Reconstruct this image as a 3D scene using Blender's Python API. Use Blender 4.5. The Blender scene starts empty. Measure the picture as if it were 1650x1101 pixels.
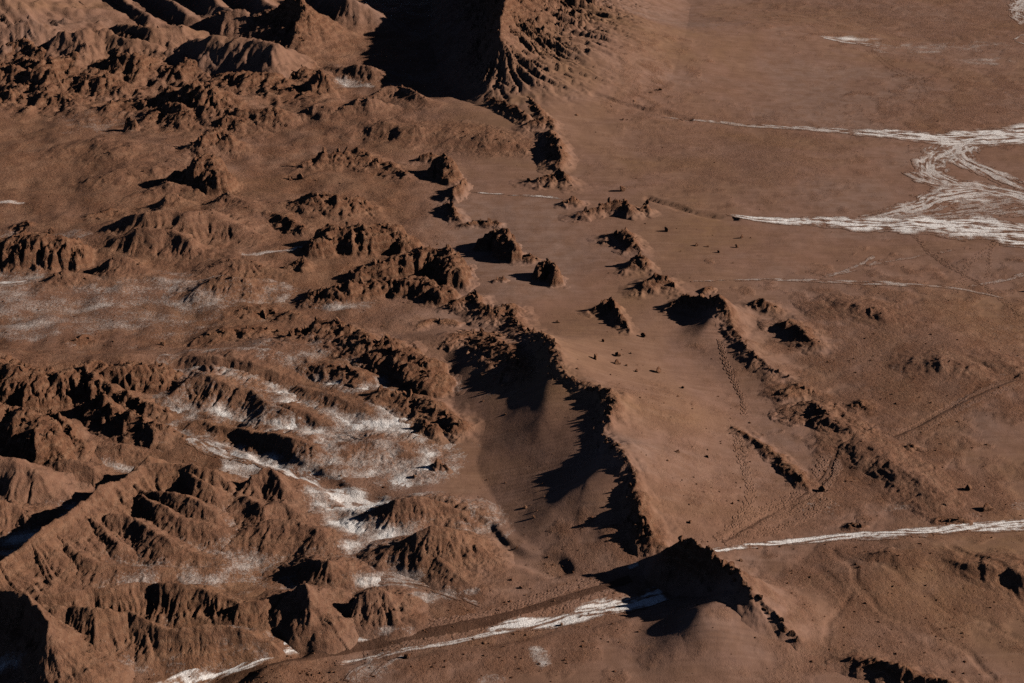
import bpy, math, random
import numpy as np

S = bpy.context.scene
COL = S.collection
R = math.radians

# ------------------------------------------------------------------ camera
CAM_H, PITCH, HFOV = 100.0, R(25.0), R(36.0)
cam_d = bpy.data.cameras.new('camera')
cam_d.sensor_width = 36.0
cam_d.lens = 18.0 / math.tan(HFOV / 2)
cam_d.clip_start, cam_d.clip_end = 1.0, 20000.0
cam = bpy.data.objects.new('camera', cam_d)
COL.objects.link(cam)
cam.location = (0, 0, CAM_H)
cam.rotation_euler = (R(90) - PITCH, 0, 0)
S.camera = cam

# ------------------------------------------------------------------ sky and sun (late sun from the right, a little beyond the ridges)
SUN_EL, SUN_AZ = 26.0, -1.0          # azimuth measured from +x towards +y
w = bpy.data.worlds.new('World'); S.world = w; w.use_nodes = True
nt = w.node_tree; nt.nodes.clear()
sky = nt.nodes.new('ShaderNodeTexSky'); sky.sky_type = 'NISHITA'; sky.sun_disc = False
sky.sun_elevation = R(SUN_EL); sky.sun_rotation = R(90 - SUN_AZ)
sky.altitude = 2500; sky.dust_density = 0.0; sky.air_density = 0.25
bg = nt.nodes.new('ShaderNodeBackground'); bg.inputs['Strength'].default_value = 0.05
wo = nt.nodes.new('ShaderNodeOutputWorld')
nt.links.new(sky.outputs['Color'], bg.inputs['Color']); nt.links.new(bg.outputs['Background'], wo.inputs['Surface'])
sd = bpy.data.lights.new('sun', 'SUN'); sd.energy = 5.0; sd.angle = R(0.5); sd.color = (1.0, 0.92, 0.81)
so = bpy.data.objects.new('sun', sd); COL.objects.link(so)
so.location = (200, 40, 150)
so.rotation_euler = (R(90 - SUN_EL), 0, R(90 + SUN_AZ))
S.view_settings.view_transform = 'Standard'; S.view_settings.look = 'None'
S.view_settings.exposure = 0.55; S.view_settings.gamma = 1.0; S.view_settings.use_curve_mapping = False
S.cycles.max_bounces = 2; S.cycles.diffuse_bounces = 0; S.cycles.use_denoising = False

# ------------------------------------------------------------------ noise
_rng = np.random.RandomState(7)
_perm = np.tile(_rng.permutation(256), 3).astype(np.int32)
_ang = _rng.rand(256) * 2 * np.pi
_gx, _gy = np.cos(_ang).astype(np.float32), np.sin(_ang).astype(np.float32)

def pn(x, y, seed=0):
    x = x.astype(np.float32) + np.float32(seed * 17.31); y = y.astype(np.float32) + np.float32(seed * 9.77)
    xf, yf = np.floor(x), np.floor(y)
    xi, yi = xf.astype(np.int32) & 255, yf.astype(np.int32) & 255
    fx, fy = x - xf, y - yf
    u = fx * fx * fx * (fx * (fx * 6 - 15) + 10); v = fy * fy * fy * (fy * (fy * 6 - 15) + 10)
    a, b = _perm[xi] + yi, _perm[xi + 1] + yi
    def g(h, dx, dy):
        k = _perm[h]
        return _gx[k] * dx + _gy[k] * dy
    n00, n10 = g(a, fx, fy), g(b, fx - 1, fy)
    n01, n11 = g(a + 1, fx, fy - 1), g(b + 1, fx - 1, fy - 1)
    n0 = n00 + u * (n10 - n00); n1 = n01 + u * (n11 - n01)
    return (n0 + v * (n1 - n0)) * 1.45

def fbm(x, y, octs, seed=0, gain=0.5):
    t, a, f = 0, 1.0, 1.0
    for o in range(octs):
        t = t + a * pn(x * f, y * f, seed + o * 3); a *= gain; f *= 2.03
    return t

def ridged(x, y, octs, seed=0, gain=0.5):
    t, a, f, s = 0, 1.0, 1.0, 0
    for o in range(octs):
        t = t + a * (1 - np.abs(pn(x * f, y * f, seed + o * 3)) * 1.6); s += a; a *= gain; f *= 2.1
    return t / s

_rv = np.random.RandomState(9).rand(6, 256).astype(np.float32)
def facet(x, y, seed=0, tilt=0.9):
    """broken rock: tilted plates in irregular cells, about -1..1"""
    x = x.astype(np.float32) + np.float32(seed * 7.13); y = y.astype(np.float32) + np.float32(seed * 3.91)
    xf, yf = np.floor(x), np.floor(y); xi, yi = xf.astype(np.int32), yf.astype(np.int32)
    bd = np.full(x.shape, 9.0, np.float32); out = np.zeros(x.shape, np.float32)
    for dx in (-1, 0, 1):
        for dy in (-1, 0, 1):
            k = _perm[_perm[(xi + dx) & 255] + ((yi + dy) & 255)]
            ox, oy = x - (xf + dx + _rv[0][k]), y - (yf + dy + _rv[1][k])
            d = ox * ox + oy * oy; m = d < bd
            val = (_rv[2][k] - .5) * 1.3 + tilt * ((_rv[3][k] - .5) * ox + (_rv[4][k] - .5) * oy) * 2
            bd = np.where(m, d, bd); out = np.where(m, val, out)
    return out

def sstep(a, b, x):
    t = np.clip((x - a) / (b - a), 0, 1)
    return t * t * (3 - 2 * t)

# ------------------------------------------------------------------ where things stand: a point of the photograph to a point of the place
FPX = 825.0 / math.tan(HFOV / 2)
cP, sP = math.cos(PITCH), math.sin(PITCH)

def at0(u, v, h=0.0):
    a, b = (u - 825.0) / FPX, (550.5 - v) / FPX
    dy, dz = cP + b * sP, -sP + b * cP
    t = (h - CAM_H) / dz
    return a * t, dy * t

def seen(x, y, z=0.0):
    zc = y * cP + (CAM_H - z) * sP
    return 825.0 + FPX * x / zc, 550.5 - FPX * (y * sP - (CAM_H - z) * cP) / zc

# ------------------------------------------------------------------ landforms: crest lines with a height, a far (L) and a near (R) flank
STY = dict(
    rock=dict(p=1.25, pL=2.1, warp=0.6, wf=0.5, crest=0.24, cf=0.5, rough=0.21, rf=0.58, rill=0.16, rl=1.6, rock=1.0, round=0.0),
    butte=dict(p=1.1, pL=1.1, warp=0.8, wf=0.35, crest=0.12, cf=0.35, rough=0.19, rf=0.6, rill=0.25, rl=2.0, rock=1.0, round=0.35),
    bad=dict(p=1.45, pL=None, warp=0.4, wf=0.22, crest=0.06, cf=0.3, rough=0.075, rf=1.2, rill=0.24, rl=2.2, rock=0.7, round=0.04),
    soft=dict(p=1.5, pL=None, warp=0.8, wf=0.15, crest=0.10, cf=0.15, rough=0.06, rf=0.6, rill=0.22, rl=3.5, rock=0.35, round=0.25),
    mound=dict(p=2.0, pL=None, warp=1.0, wf=0.18, crest=0.25, cf=0.3, rough=0.10, rf=0.7, rill=0.14, rl=2.5, rock=0.7, round=0.3),
    sand=dict(p=1.6, pL=None, warp=0.25, wf=0.1, crest=0.0, cf=0.2, rough=0.0, rf=1, rill=0.0, rl=3, rock=0.0, round=0.15),
)

HSCALE = dict(rock=.85, butte=.85, bad=.88, soft=.9, mound=.8)
class Form:
    n = 0
    def __init__(s, style, pts, wL, wR, **kw):
        s.__dict__.update(STY[style]); s.__dict__.update(kw)
        Form.n += 1; s.seed = Form.n * 13 % 97 + 1
        s.style = style
        s.pts, s.wL, s.wR = pts, wL, wR
        s.P = None
    def place(s, basef):
        P = []; hs = np.array([q[2] for q in s.pts], float) * HSCALE.get(s.style, 1) * s.__dict__.get('hk', 1)
        for q, h in zip(s.pts, hs):
            u, v = q[:2]
            b = 0.0
            for _ in range(3):
                x, y = at0(u, v, h + b)
                b = float(basef(np.array([x]), np.array([y]))[0]) if basef else 0.0
            P.append((x, y))
        n = len(P)
        ex = lambda w: np.linspace(w[0], w[-1], n) if isinstance(w, tuple) and len(w) == 2 else (np.array(w, float) if isinstance(w, (tuple, list)) else np.full(n, float(w)))
        s.L, s.Rr = ex(s.wL), ex(s.wR)
        s.P = np.array(P); s.H = hs[:]
        if n == 1:
            s.P = np.vstack([s.P, s.P + [[0.3, 0]]]); s.H = np.repeat(s.H, 2); s.L = np.repeat(s.L, 2); s.Rr = np.repeat(s.Rr, 2)
        m = max(s.L.max(), s.Rr.max()) + s.warp * 2
        s.box = (s.P[:, 0].min() - m, s.P[:, 0].max() + m, s.P[:, 1].min() - m, s.P[:, 1].max() + m)
        return s
    def height(s, x, y):
        """height above the ground, and how far down the flank (0 crest .. 1 foot)"""
        wx = s.warp * fbm(x * s.wf, y * s.wf, 3, s.seed); wy = s.warp * fbm(x * s.wf, y * s.wf, 3, s.seed + 40)
        X, Y = x + wx, y + wy
        best = np.full(x.shape, -1.0); T = np.zeros(x.shape); K = np.zeros(x.shape)
        H = np.zeros(x.shape) + .1; q = np.ones(x.shape)
        s0 = 0.0
        for i in range(len(s.P) - 1):
            a, b = s.P[i], s.P[i + 1]; d = b - a; ln = float(np.hypot(*d)) + 1e-6; e = d / ln
            px, py = X - a[0], Y - a[1]
            t = np.clip((px * e[0] + py * e[1]) / ln, 0, 1)
            rx, ry = px - d[0] * t, py - d[1] * t
            dist = np.sqrt(rx * rx + ry * ry)
            cr = (e[0] * ry - e[1] * rx)           # > 0: far side
            al = (e[0] * rx + e[1] * ry)
            k = 0.5 + 0.5 * cr / np.maximum(dist, 1e-5); k = k * k * (3 - 2 * k)
            hh = s.H[i] + (s.H[i + 1] - s.H[i]) * t
            l = s.L[i] + (s.L[i + 1] - s.L[i]) * t; r = s.Rr[i] + (s.Rr[i + 1] - s.Rr[i]) * t
            qi = np.clip(dist / (r + (l - r) * k), 0, 1)
            m = hh * (1 - qi) ** (s.p + ((s.pL or s.p) - s.p) * k)
            m = np.where(qi >= 1, -.5 - dist * 1e-4, m)
            u_ = m > best
            best = np.where(u_, m, best); K = np.where(u_, k, K); H = np.where(u_, hh, H); q = np.where(u_, qi, q)
            sa = s0 + t * ln + np.where((t <= 0) | (t >= 1), np.arctan2(al, np.abs(cr) + 1e-5) * r * 0.6, 0)
            T = np.where(u_, sa, T); s0 += ln
        side = np.where(K > 0.5, 31.0, 0.0)
        if s.crest:
            H = H * (1 + s.crest * fbm(T * s.cf, T * 0 + 3.7, 3, s.seed + 5) * (1 - K * np.clip(q * 4, 0, .85)))
        r0 = s.round
        qq = np.clip((np.sqrt(q * q + r0 * r0 * 0.25) - r0 * 0.5) / (math.sqrt(1 + r0 * r0 * 0.25) - r0 * 0.5), 0, 1)
        f = (1 - qq) ** (s.p + ((s.pL or s.p) - s.p) * K)
        if s.style == 'butte':
            f = 0.72 * (1 - sstep(0.30, 0.72, qq)) + 0.28 * (1 - qq)
        if s.rill:
            env = np.clip(qq * 3.2, 0, 1) * np.clip((1 - qq) * 1.7, 0, 1)
            Tw = T + side + s.rl * (.22 * fbm(x / (s.rl * 1.6), y / (s.rl * 1.6), 3, s.seed + 8))
            g1 = np.abs(pn(Tw / s.rl + .5 * pn(x / 9, y / 9, s.seed), qq * .8 + side, s.seed + 9)); g2 = np.abs(pn(Tw / (s.rl * 0.45), qq * 1.3, s.seed + 12))
            g3 = np.abs(pn(Tw / (s.rl * 0.2), qq * 1.9, s.seed + 14))
            gul = 1 - np.clip(g1 * 1.8, 0, 1) * 0.38 - np.clip(g2 * 1.8, 0, 1) * 0.36 - np.clip(g3 * 1.8, 0, 1) * 0.26
            f = f * (1 - s.rill * env * gul * 1.5 * (1 - K * (1 - s.__dict__.get('rillL', .35 if s.style == 'rock' else 1))))
        c = H * f
        if s.rough:
            a = s.rough * np.clip(c / (0.25 * np.maximum(H, 0.2)), 0, 1) * np.minimum(H, 3.0) ** 0.6
            if s.style in ('rock', 'butte'):
                Xw, Yw = X + .25 * pn(X * 1.7, Y * 1.7, 5), Y + .25 * pn(X * 1.7, Y * 1.7, 6)
                n = .55 * facet(Xw * s.rf, Yw * s.rf, s.seed + 21) + .30 * facet(Xw * s.rf * 2.3, Yw * s.rf * 2.3, s.seed + 22) + .14 * facet(X * s.rf * 5, Y * s.rf * 5, s.seed + 23)
                if s.style == 'rock':
                    n = n * (1 - K * (1 - .05 - .65 * np.clip(1 - qq * 9, 0, 1)))
            else:
                n = 0.6 * fbm(X * s.rf, Y * s.rf, 5, s.seed + 21, 0.68)
            c = c + a * n * 1.6
        return np.where(q >= 1, -0.01, c), q
# ------------------------------------------------------------------ the ground: dunes, swells and stream beds (part of the one ground sheet)
SAND = [
    # dune banked in the bowl against the jagged wall
    Form('sand', [(872,560,4.5),(905,590,4.9),(940,612,4.9),(985,640,5.0),(985,690,4.8),(1022,750,4.6),(1030,800,3.4),(1046,850,1.2),(1056,884,.1)], (20, 20, 20, 21, 21, 20, 17, 12, 5), (14, 15.5, 16.5, 17, 17, 16.5, 13.5, 9, 5), p=1.06, pL=1.6, round=.12),
    Form('sand', [(880,585,.8),(895,618,1.35),(888,660,1.3),(876,700,.8),(862,740,.2)], (10, 9), (6.5, 6.5, 6.5, 6, 5), p=1.5, round=.2),
    Form('sand', [(720,545,1.6),(765,590,1.2)], 8, 8, round=.5),
    Form('sand', [(1015,768,1.3),(985,782,1.5),(945,805,1.2),(890,832,.5)], (12, 9), (5, 4), p=1.5, round=.2),
    # dune under the dark foreground hill
    Form('sand', [(1215,955,2.4),(1170,965,3.0),(1136,985,2.8),(1112,1015,1.7),(1096,1060,.4)], (11, 12, 12, 11, 8), (6, 6, 6, 6, 4), p=1.45, round=.25),
    # dune under the broad ridge at right
    Form('sand', [(1165,492,2.0),(1148,515,2.0),(1125,545,.6)], 6, 5, round=.2),
    Form('sand', [(1190,560,1.0),(1250,610,.6)], 8, 8, round=.4),
    # sand apron far right top (broad smooth lit ramp under the great hill)
    Form('sand', [(900,140,3.0),(1050,60,5.0),(1200,45,3.0)], 40, 45, round=.6),
    # swells of the far left flats
    Form('sand', [(0,250,1.2),(150,230,1.6),(330,250,.8)], 14, 22, round=.4),
    Form('sand', [(440,160,2.0),(700,175,2.5),(850,200,1.5)], 14, 26, round=.4),
    Form('sand', [(0,20,5.0),(250,10,5.0),(560,20,5.0)], 60, 60, round=.5),
    Form('sand', [(100,400,1.0),(330,350,1.5),(520,330,1.0)], 14, 14, round=.4),
    Form('sand', [(0,570,2.5),(200,575,2.5),(420,560,2.0),(640,560,2.0)], 10, 12, round=.4),
    Form('sand', [(820,470,.8),(1000,540,.8),(1080,700,.8)], 16, 16, round=.5),
    Form('sand', [(1480,500,.8),(1560,600,1.2),(1650,640,1.2)], 20, 24, round=.5),
    Form('sand', [(1400,930,.9),(1500,900,1.2),(1650,900,1.4)], 9, 10, round=.4),
]
def px_dist(x, y, pl):
    """distance in metres to a line drawn on the ground through points of the photograph, and the run along it"""
    P = [at0(u, v) for u, v in pl]
    bd = np.full(x.shape, 1e9); T = np.zeros(x.shape); s0 = 0
    for a, b in zip(P[:-1], P[1:]):
        dx, dy = b[0] - a[0], b[1] - a[1]; l2 = dx * dx + dy * dy
        t = np.clip(((x - a[0]) * dx + (y - a[1]) * dy) / l2, 0, 1)
        d = np.hypot(x - a[0] - dx * t, y - a[1] - dy * t)
        m = d < bd
        bd = np.where(m, d, bd); T = np.where(m, s0 + t * math.sqrt(l2), T); s0 += math.sqrt(l2)
    return bd, T

# incised stream cuts: line, half width, depth
CUTS = [
    ([(960,178),(1010,182),(1060,188),(1110,196)], 1.0, .55),
    ([(1045,322),(1075,330),(1110,340),(1150,350),(1185,352)], .9, .55),
    ([(540,985),(460,1042),(420,1058),(340,1088),(250,1130)], 2.4, .8),
    ([(1100,940),(1000,980),(850,1010),(700,1030),(540,1050),(400,1078),(290,1105)], 2.2, .45),
    ([(1300,905),(1320,930),(1345,950),(1365,975),(1395,990),(1440,1010),(1465,1035),(1530,1060)], .7, .10),
    ([(1530,890),(1560,910),(1600,925),(1625,950),(1660,975)], .8, .22),
    ([(300,690),(400,715),(480,760),(560,800),(700,820),(780,850),(800,885),(900,915)], 1.6, .5),
    ([(250,660),(330,680),(420,690),(560,697),(690,695)], 1.3, .35),
    ([(140,790),(90,812),(40,850),(0,885),(-60,930)], 3.5, 1.0),
    ([(1340,885),(1375,925),(1392,960),(1415,985),(1460,1000),(1500,1012),(1560,1050),(1600,1085)], .45, .14),
    ([(1430,925),(1470,960),(1530,985),(1600,1000),(1660,1030)], .4, .12),
    ([(1380,960),(1350,985),(1330,1010),(1338,1040)], .4, .10),
    ([(1500,1010),(1545,1000),(1600,1012),(1660,1010)], .4, .10),
    ([(1165,875),(1260,822),(1315,788),(1338,755),(1346,725),(1372,706),(1440,705),(1480,690),(1540,655),(1590,632),(1660,610)], .40, .10),
    ([(560,1060),(590,1040),(620,1058),(650,1075)], .4, .10),
]
BROKEN = [(60,125,150,45,.9),(190,135,170,38,1),(330,142,130,30,.8),(440,148,100,28,.7),(100,152,120,32,.6),(310,175,90,26,.6)]
# paint masks of the ground in place coordinates: soft spots given at points of the photograph (ru, rv in its pixels)
def spots(x, y, lst):
    u, v = seen(x, np.maximum(y, 10)); t = np.zeros(x.shape)
    w1, w2 = .75 * fbm(x / 4.5, y / 4.5, 3, 81), .75 * fbm(x / 4.5, y / 4.5, 3, 84)
    for (cu, cv, ru, rv, a) in lst:
        d = ((u - cu) / ru + w1) ** 2 + ((v - cv) / rv + w2) ** 2
        t = np.maximum(t, a * np.clip(1.25 - d, 0, 1))
    return t

def base(x, y):
    x = np.asarray(x, float); y = np.asarray(y, float)
    z = 0.45 * fbm(x / 38, y / 38, 2, 3) + 0.12 * fbm(x / 9, y / 9, 2, 5)
    u, v = seen(x, np.maximum(y, 10))
    left = 1 - sstep(560, 760, u + 0.15 * (v - 550))
    bl = spots(x, y, BROKEN)
    if bl.max() > 0:
        z = z + np.minimum(bl, 1) * (2.6 * ridged(x / 11, y / 15, 3, 31) - 1.0 + .35 * facet(x / 2.2, y / 2.2, 33) + .2 * facet(x / .9, y / .9, 34))
    z = z + left * (0.85 * fbm(x / 13, y / 13, 3, 11) + 0.14 * fbm(x / 3.1, y / 3.1, 3, 15)) + 0.03 * fbm(x / 2.2, y / 2.2, 2, 17)
    for f in SAND:
        b = f.box
        m = (x > b[0]) & (x < b[1]) & (y > b[2]) & (y < b[3])
        if m.any():
            c = np.zeros(x.shape); hh, _ = f.height(x[m], y[m]); c[m] = np.maximum(hh, 0)
            z = z + c
    for pl, hw, dep in CUTS:
        P = np.array([at0(*p) for p in pl])
        m = (x > P[:, 0].min() - 8) & (x < P[:, 0].max() + 8) & (y > P[:, 1].min() - 8) & (y < P[:, 1].max() + 8)
        if m.any():
            xm, ym = x[m], y[m]
            d, T = px_dist(xm + 0.8 * pn(xm / 4, ym / 4, 61), ym + 0.8 * pn(xm / 4, ym / 4, 62), pl)
            c = np.zeros(x.shape); c[m] = dep * (1 - sstep(hw * 0.5, hw * 1.3, d))
            z = z - c
    return z

for f in SAND: f.place(None)

SALT_SPOTS = [
    (500,670,230,120,.34),(230,500,260,60,.34),(270,890,230,70,.26),(420,620,140,60,.34),
    (60,490,150,45,.52),(230,475,130,30,.45),(330,505,120,18,.38),(30,530,110,22,.55),(300,450,60,14,.42),(10,450,70,18,.55),
    (560,495,60,14,.5),(190,520,120,16,.4),(430,470,60,20,.3),
    (400,740,80,30,.75),(450,765,50,22,.8),(540,800,70,20,.9),(590,820,60,18,.8),(560,835,60,22,.55),(620,850,60,20,.65),
    (560,650,120,44,.54),(620,690,80,34,.55),(600,735,110,44,.56),(520,690,110,22,.5),(460,700,90,20,.5),(650,770,50,25,.5),
    (640,915,50,24,.62),(620,935,60,14,.6),(600,880,60,20,.45),(90,800,60,16,.5),(30,860,60,22,.66),(190,745,30,12,.55),(30,1075,60,30,.5),(10,880,40,12,.7),
    (210,880,50,30,.5),(380,890,60,20,.45),(330,930,60,18,.35),
    (560,135,40,7,.6),(150,200,70,18,.35),(700,960,60,12,.55),(860,1060,24,16,.75),(600,1075,40,20,.6),(795,1095,30,10,.6),(570,1085,16,22,.5),
    (630,1015,30,8,.5),(1650,815,60,25,.3),(1480,80,70,10,.45),(1560,75,60,9,.4),(1590,100,60,6,.4),(1370,70,44,5,.8),(1330,750,30,14,.3),(1310,815,40,18,.3),(1250,800,40,20,.25),
    (1440,820,60,10,.3),(1520,595,40,16,.25),(1350,600,120,40,.16),(1650,550,200,80,.14),(110,385,30,8,.45),(15,375,20,8,.5),
]
STONY_SPOTS = [  # gravelly, rougher ground
    (1480,560,260,110,.7),(1500,640,260,60,.8),(1430,760,130,70,.8),(1330,790,60,60,.6),(1560,800,120,50,.7),(1150,800,120,80,.35),(1450,960,260,110,.55),
    (1090,690,90,60,.35),(1200,250,200,70,.3),(1050,140,70,60,.6),(1500,40,300,60,.45),(1560,170,180,60,.5),(900,1000,200,80,.5),(700,1060,160,60,.6),(780,1000,140,50,.8),
    (1400,1070,200,50,.5),(960,900,120,40,.6),
]
SMOOTH_SPOTS = [  # clean blown sand
    (850,740,150,170,1),(1100,560,120,90,.9),(900,480,120,50,.9),(1250,120,260,80,1),(1110,1000,110,70,1),(820,410,120,60,.8),(1150,640,100,100,.6),(950,420,100,40,.7),
]
# ------------------------------------------------------------------ materials
def N(nt, t, **kw):
    n = nt.nodes.new(t)
    for k, v in kw.items():
        if k == 'op': n.operation = v
        elif k == 'inp':
            for i, val in v.items(): n.inputs[i].default_value = val
        else: setattr(n, k, v)
    return n

def desert(name, rock=None, salt=None, tint=(1, 1, 1)):
    m = bpy.data.materials.new(name); m.use_nodes = True
    t = m.node_tree; t.nodes.clear(); L = t.links.new
    out = N(t, 'ShaderNodeOutputMaterial'); bs = N(t, 'ShaderNodeBsdfPrincipled', inp={'Roughness': 0.95, 'Specular IOR Level': 0.08})
    L(bs.outputs[0], out.inputs['Surface'])
    geo = N(t, 'ShaderNodeNewGeometry')
    def attr(nm, val):
        if val is not None:
            return N(t, 'ShaderNodeValue').outputs[0] if False else _val(val)
        return N(t, 'ShaderNodeAttribute', attribute_name=nm).outputs['Fac']
    def _val(v):
        n = N(t, 'ShaderNodeValue'); n.outputs[0].default_value = v; return n.outputs[0]
    a_rock, a_salt = attr('rock', rock), attr('salt', salt)
    a_rip = attr('ripple', None if rock is None else 0.0)
    def noise(scale, det=4, rough=.55, vec=None, dist=0):
        n = N(t, 'ShaderNodeTexNoise', inp={'Scale': scale, 'Detail': det, 'Roughness': rough, 'Distortion': dist})
        L(vec or geo.outputs['Position'], n.inputs['Vector']); return n.outputs['Fac']
    def math_(op, a, b=None, clamp=False):
        n = N(t, 'ShaderNodeMath', op=op, use_clamp=clamp)
        for i, q in enumerate((a, b)):
            if q is None: continue
            if isinstance(q, (int, float)): n.inputs[i].default_value = q
            else: L(q, n.inputs[i])
        return n.outputs[0]
    def rng(x, a, b, c=0., d=1.):
        n = N(t, 'ShaderNodeMapRange', inp={1: a, 2: b, 3: c, 4: d}); L(x, n.inputs[0]); return n.outputs[0]
    def mix(f, a, b):
        n = N(t, 'ShaderNodeMix', data_type='RGBA')
        if isinstance(f, (int, float)): n.inputs[0].default_value = f
        else: L(f, n.inputs[0])
        for i, q in ((6, a), (7, b)):
            if isinstance(q, tuple): n.inputs[i].default_value = (*[q[j] * tint[j] for j in range(3)], 1)
            else: L(q, n.inputs[i])
        return n.outputs[2]
    n_big, n_mid, n_sm, n_fine = noise(.035, 4), noise(.35, 5, .6), noise(1.8, 6, .65), noise(7.0, 5, .7)
    sand = mix(rng(n_big, .35, .65), (0.200, 0.115, 0.087), (0.182, 0.096, 0.066))
    n_och = noise(.022, 3, .6, dist=1.2)
    sand = mix(rng(n_och, .48, .66, 0, .8), sand, (0.172, 0.094, 0.050))
    sand = mix(rng(n_och, .46, .34, 0, .8), sand, (0.198, 0.124, 0.098))
    sand = mix(rng(n_mid, .4, .75), sand, (0.150, 0.080, 0.052))
    sand = mix(rng(n_fine, .58, .70, 0, .35), sand, (0.10, 0.056, 0.038))
    earth = mix(rng(n_mid, .35, .7), (0.176, 0.080, 0.044), (0.124, 0.053, 0.029))
    earth = mix(math_('MULTIPLY', rng(n_sm, .52, .68), .8), earth, (0.088, 0.043, 0.026))
    earth = mix(math_('MULTIPLY', rng(n_sm, .46, .33), .55), earth, (0.270, 0.160, 0.104))
    # beds of slightly different colour in the rock, drawn-out wash lines on the plain
    zz = N(t, 'ShaderNodeSeparateXYZ'); L(geo.outputs['Position'], zz.inputs[0])
    bed = math_('SINE', math_('ADD', math_('MULTIPLY', zz.outputs['Z'], 5.5), math_('MULTIPLY', n_mid, 9.0)))
    earth = mix(rng(bed, .2, .95, 0, .34), earth, (0.225, 0.125, 0.078)); earth = mix(rng(bed, -.3, -.95, 0, .32), earth, (0.105, 0.050, 0.032))
    ms = N(t, 'ShaderNodeMapping', inp={'Rotation': (0, 0, R(-38)), 'Scale': (0.16, 1.1, 0.2)}); L(geo.outputs['Position'], ms.inputs['Vector'])
    n_str = noise(1.0, 6, .62, ms.outputs[0], .6)
    sand = mix(rng(n_str, .50, .66, 0, .40), sand, (0.128, 0.068, 0.046)); sand = mix(rng(n_str, .46, .32, 0, .35), sand, (0.225, 0.135, 0.100))
    col = mix(a_rock, sand, earth)
    # fine grit
    col = mix(math_('MULTIPLY', math_('MULTIPLY', rng(n_fine, .54, .66), a_rock), .6), col, (0.070, 0.036, 0.024))
    col = mix(math_('MULTIPLY', math_('MULTIPLY', rng(n_fine, .40, .28), a_rock), .6), col, (0.330, 0.215, 0.150))
    # salt crust, broken up
    ns = noise(3.2, 6, .72, dist=.4)
    f = math_('ADD', math_('MULTIPLY', a_salt, 1.3), math_('ADD', rng(ns, .25, .75, -1.0, 0.0), math_('MULTIPLY', rng(n_mid, .3, .7, -.5, .5), .25)))
    f = rng(f, -.16, .52)
    col = mix(f, col, mix(rng(a_salt, .62, 1.0), mix(rng(n_fine, .35, .6), (0.24, 0.18, 0.155), (0.42, 0.36, 0.335)), mix(rng(n_fine, .35, .6), (0.46, 0.41, 0.39), (0.70, 0.665, 0.655))))
    L(col, bs.inputs['Base Color'])
    # relief
    mp = N(t, 'ShaderNodeMapping', inp={'Rotation': (0, 0, R(12)), 'Scale': (0.30, 1.9, 0.3)}); L(geo.outputs['Position'], mp.inputs['Vector'])
    wv = N(t, 'ShaderNodeTexWave', bands_direction='Y', inp={'Scale': 0.19, 'Distortion': 4.0, 'Detail': 2.0, 'Detail Scale': .8, 'Detail Roughness': .5}); L(mp.outputs[0], wv.inputs['Vector'])
    h = math_('MULTIPLY', math_('MULTIPLY', wv.outputs['Fac'], a_rip), .085)
    h = math_('ADD', h, math_('MULTIPLY', math_('MULTIPLY', n_sm, math_('ADD', math_('MULTIPLY', a_rock, 1.0), .03)), .60))
    h = math_('ADD', h, math_('MULTIPLY', math_('MULTIPLY', n_fine, math_('ADD', math_('MULTIPLY', a_rock, 1.0), .07)), .30))
    h = math_('ADD', h, math_('MULTIPLY', math_('MULTIPLY', ns, f), .10))
    bp = N(t, 'ShaderNodeBump', inp={'Strength': 0.8, 'Distance': 1.0}); L(h, bp.inputs['Height']); L(bp.outputs[0], bs.inputs['Normal'])
    return m

M_GROUND = desert('desert_ground'); M_TRACK = desert('trodden_soil', tint=(.48, .46, .45)); M_ROCK = desert('weathered_rock', rock=1.0, salt=0.0); M_STONE = desert('loose_stone', rock=1.0, salt=0.0, tint=(.9, .88, .86))

def mesh_from(name, V, F, attrs=None, mat=None, smooth=True):
    me = bpy.data.meshes.new(name)
    V = np.ascontiguousarray(V, np.float32); F = np.ascontiguousarray(F, np.int32); k = F.shape[1]
    me.vertices.add(len(V)); me.vertices.foreach_set('co', V.ravel())
    me.loops.add(F.size); me.loops.foreach_set('vertex_index', F.ravel())
    me.polygons.add(len(F)); me.polygons.foreach_set('loop_start', np.arange(0, F.size, k, dtype=np.int32))
    me.update(calc_edges=True)
    me.polygons.foreach_set('use_smooth', np.full(len(F), smooth, bool))
    for a, d in (attrs or {}).items():
        at_ = me.attributes.new(a, 'FLOAT', 'POINT'); at_.data.foreach_set('value', np.ascontiguousarray(d, np.float32))
    if mat: me.materials.append(mat)
    me.update()
    return me

TRIS = [0]
def link(name, me, parent=None, **props):
    o = bpy.data.objects.new(name, me); COL.objects.link(o)
    if parent: o.parent = parent
    for k, v in props.items():
        if v: o[k] = v
    TRIS[0] += sum(len(p.vertices) - 2 for p in ()) if me is None else len(me.loops) - 2 * len(me.polygons)
    return o

def grid_faces(nr, nc):
    i = np.arange(nr * nc).reshape(nr, nc)
    return np.stack([i[:-1, :-1], i[:-1, 1:], i[1:, 1:], i[1:, :-1]], -1).reshape(-1, 4)

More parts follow.
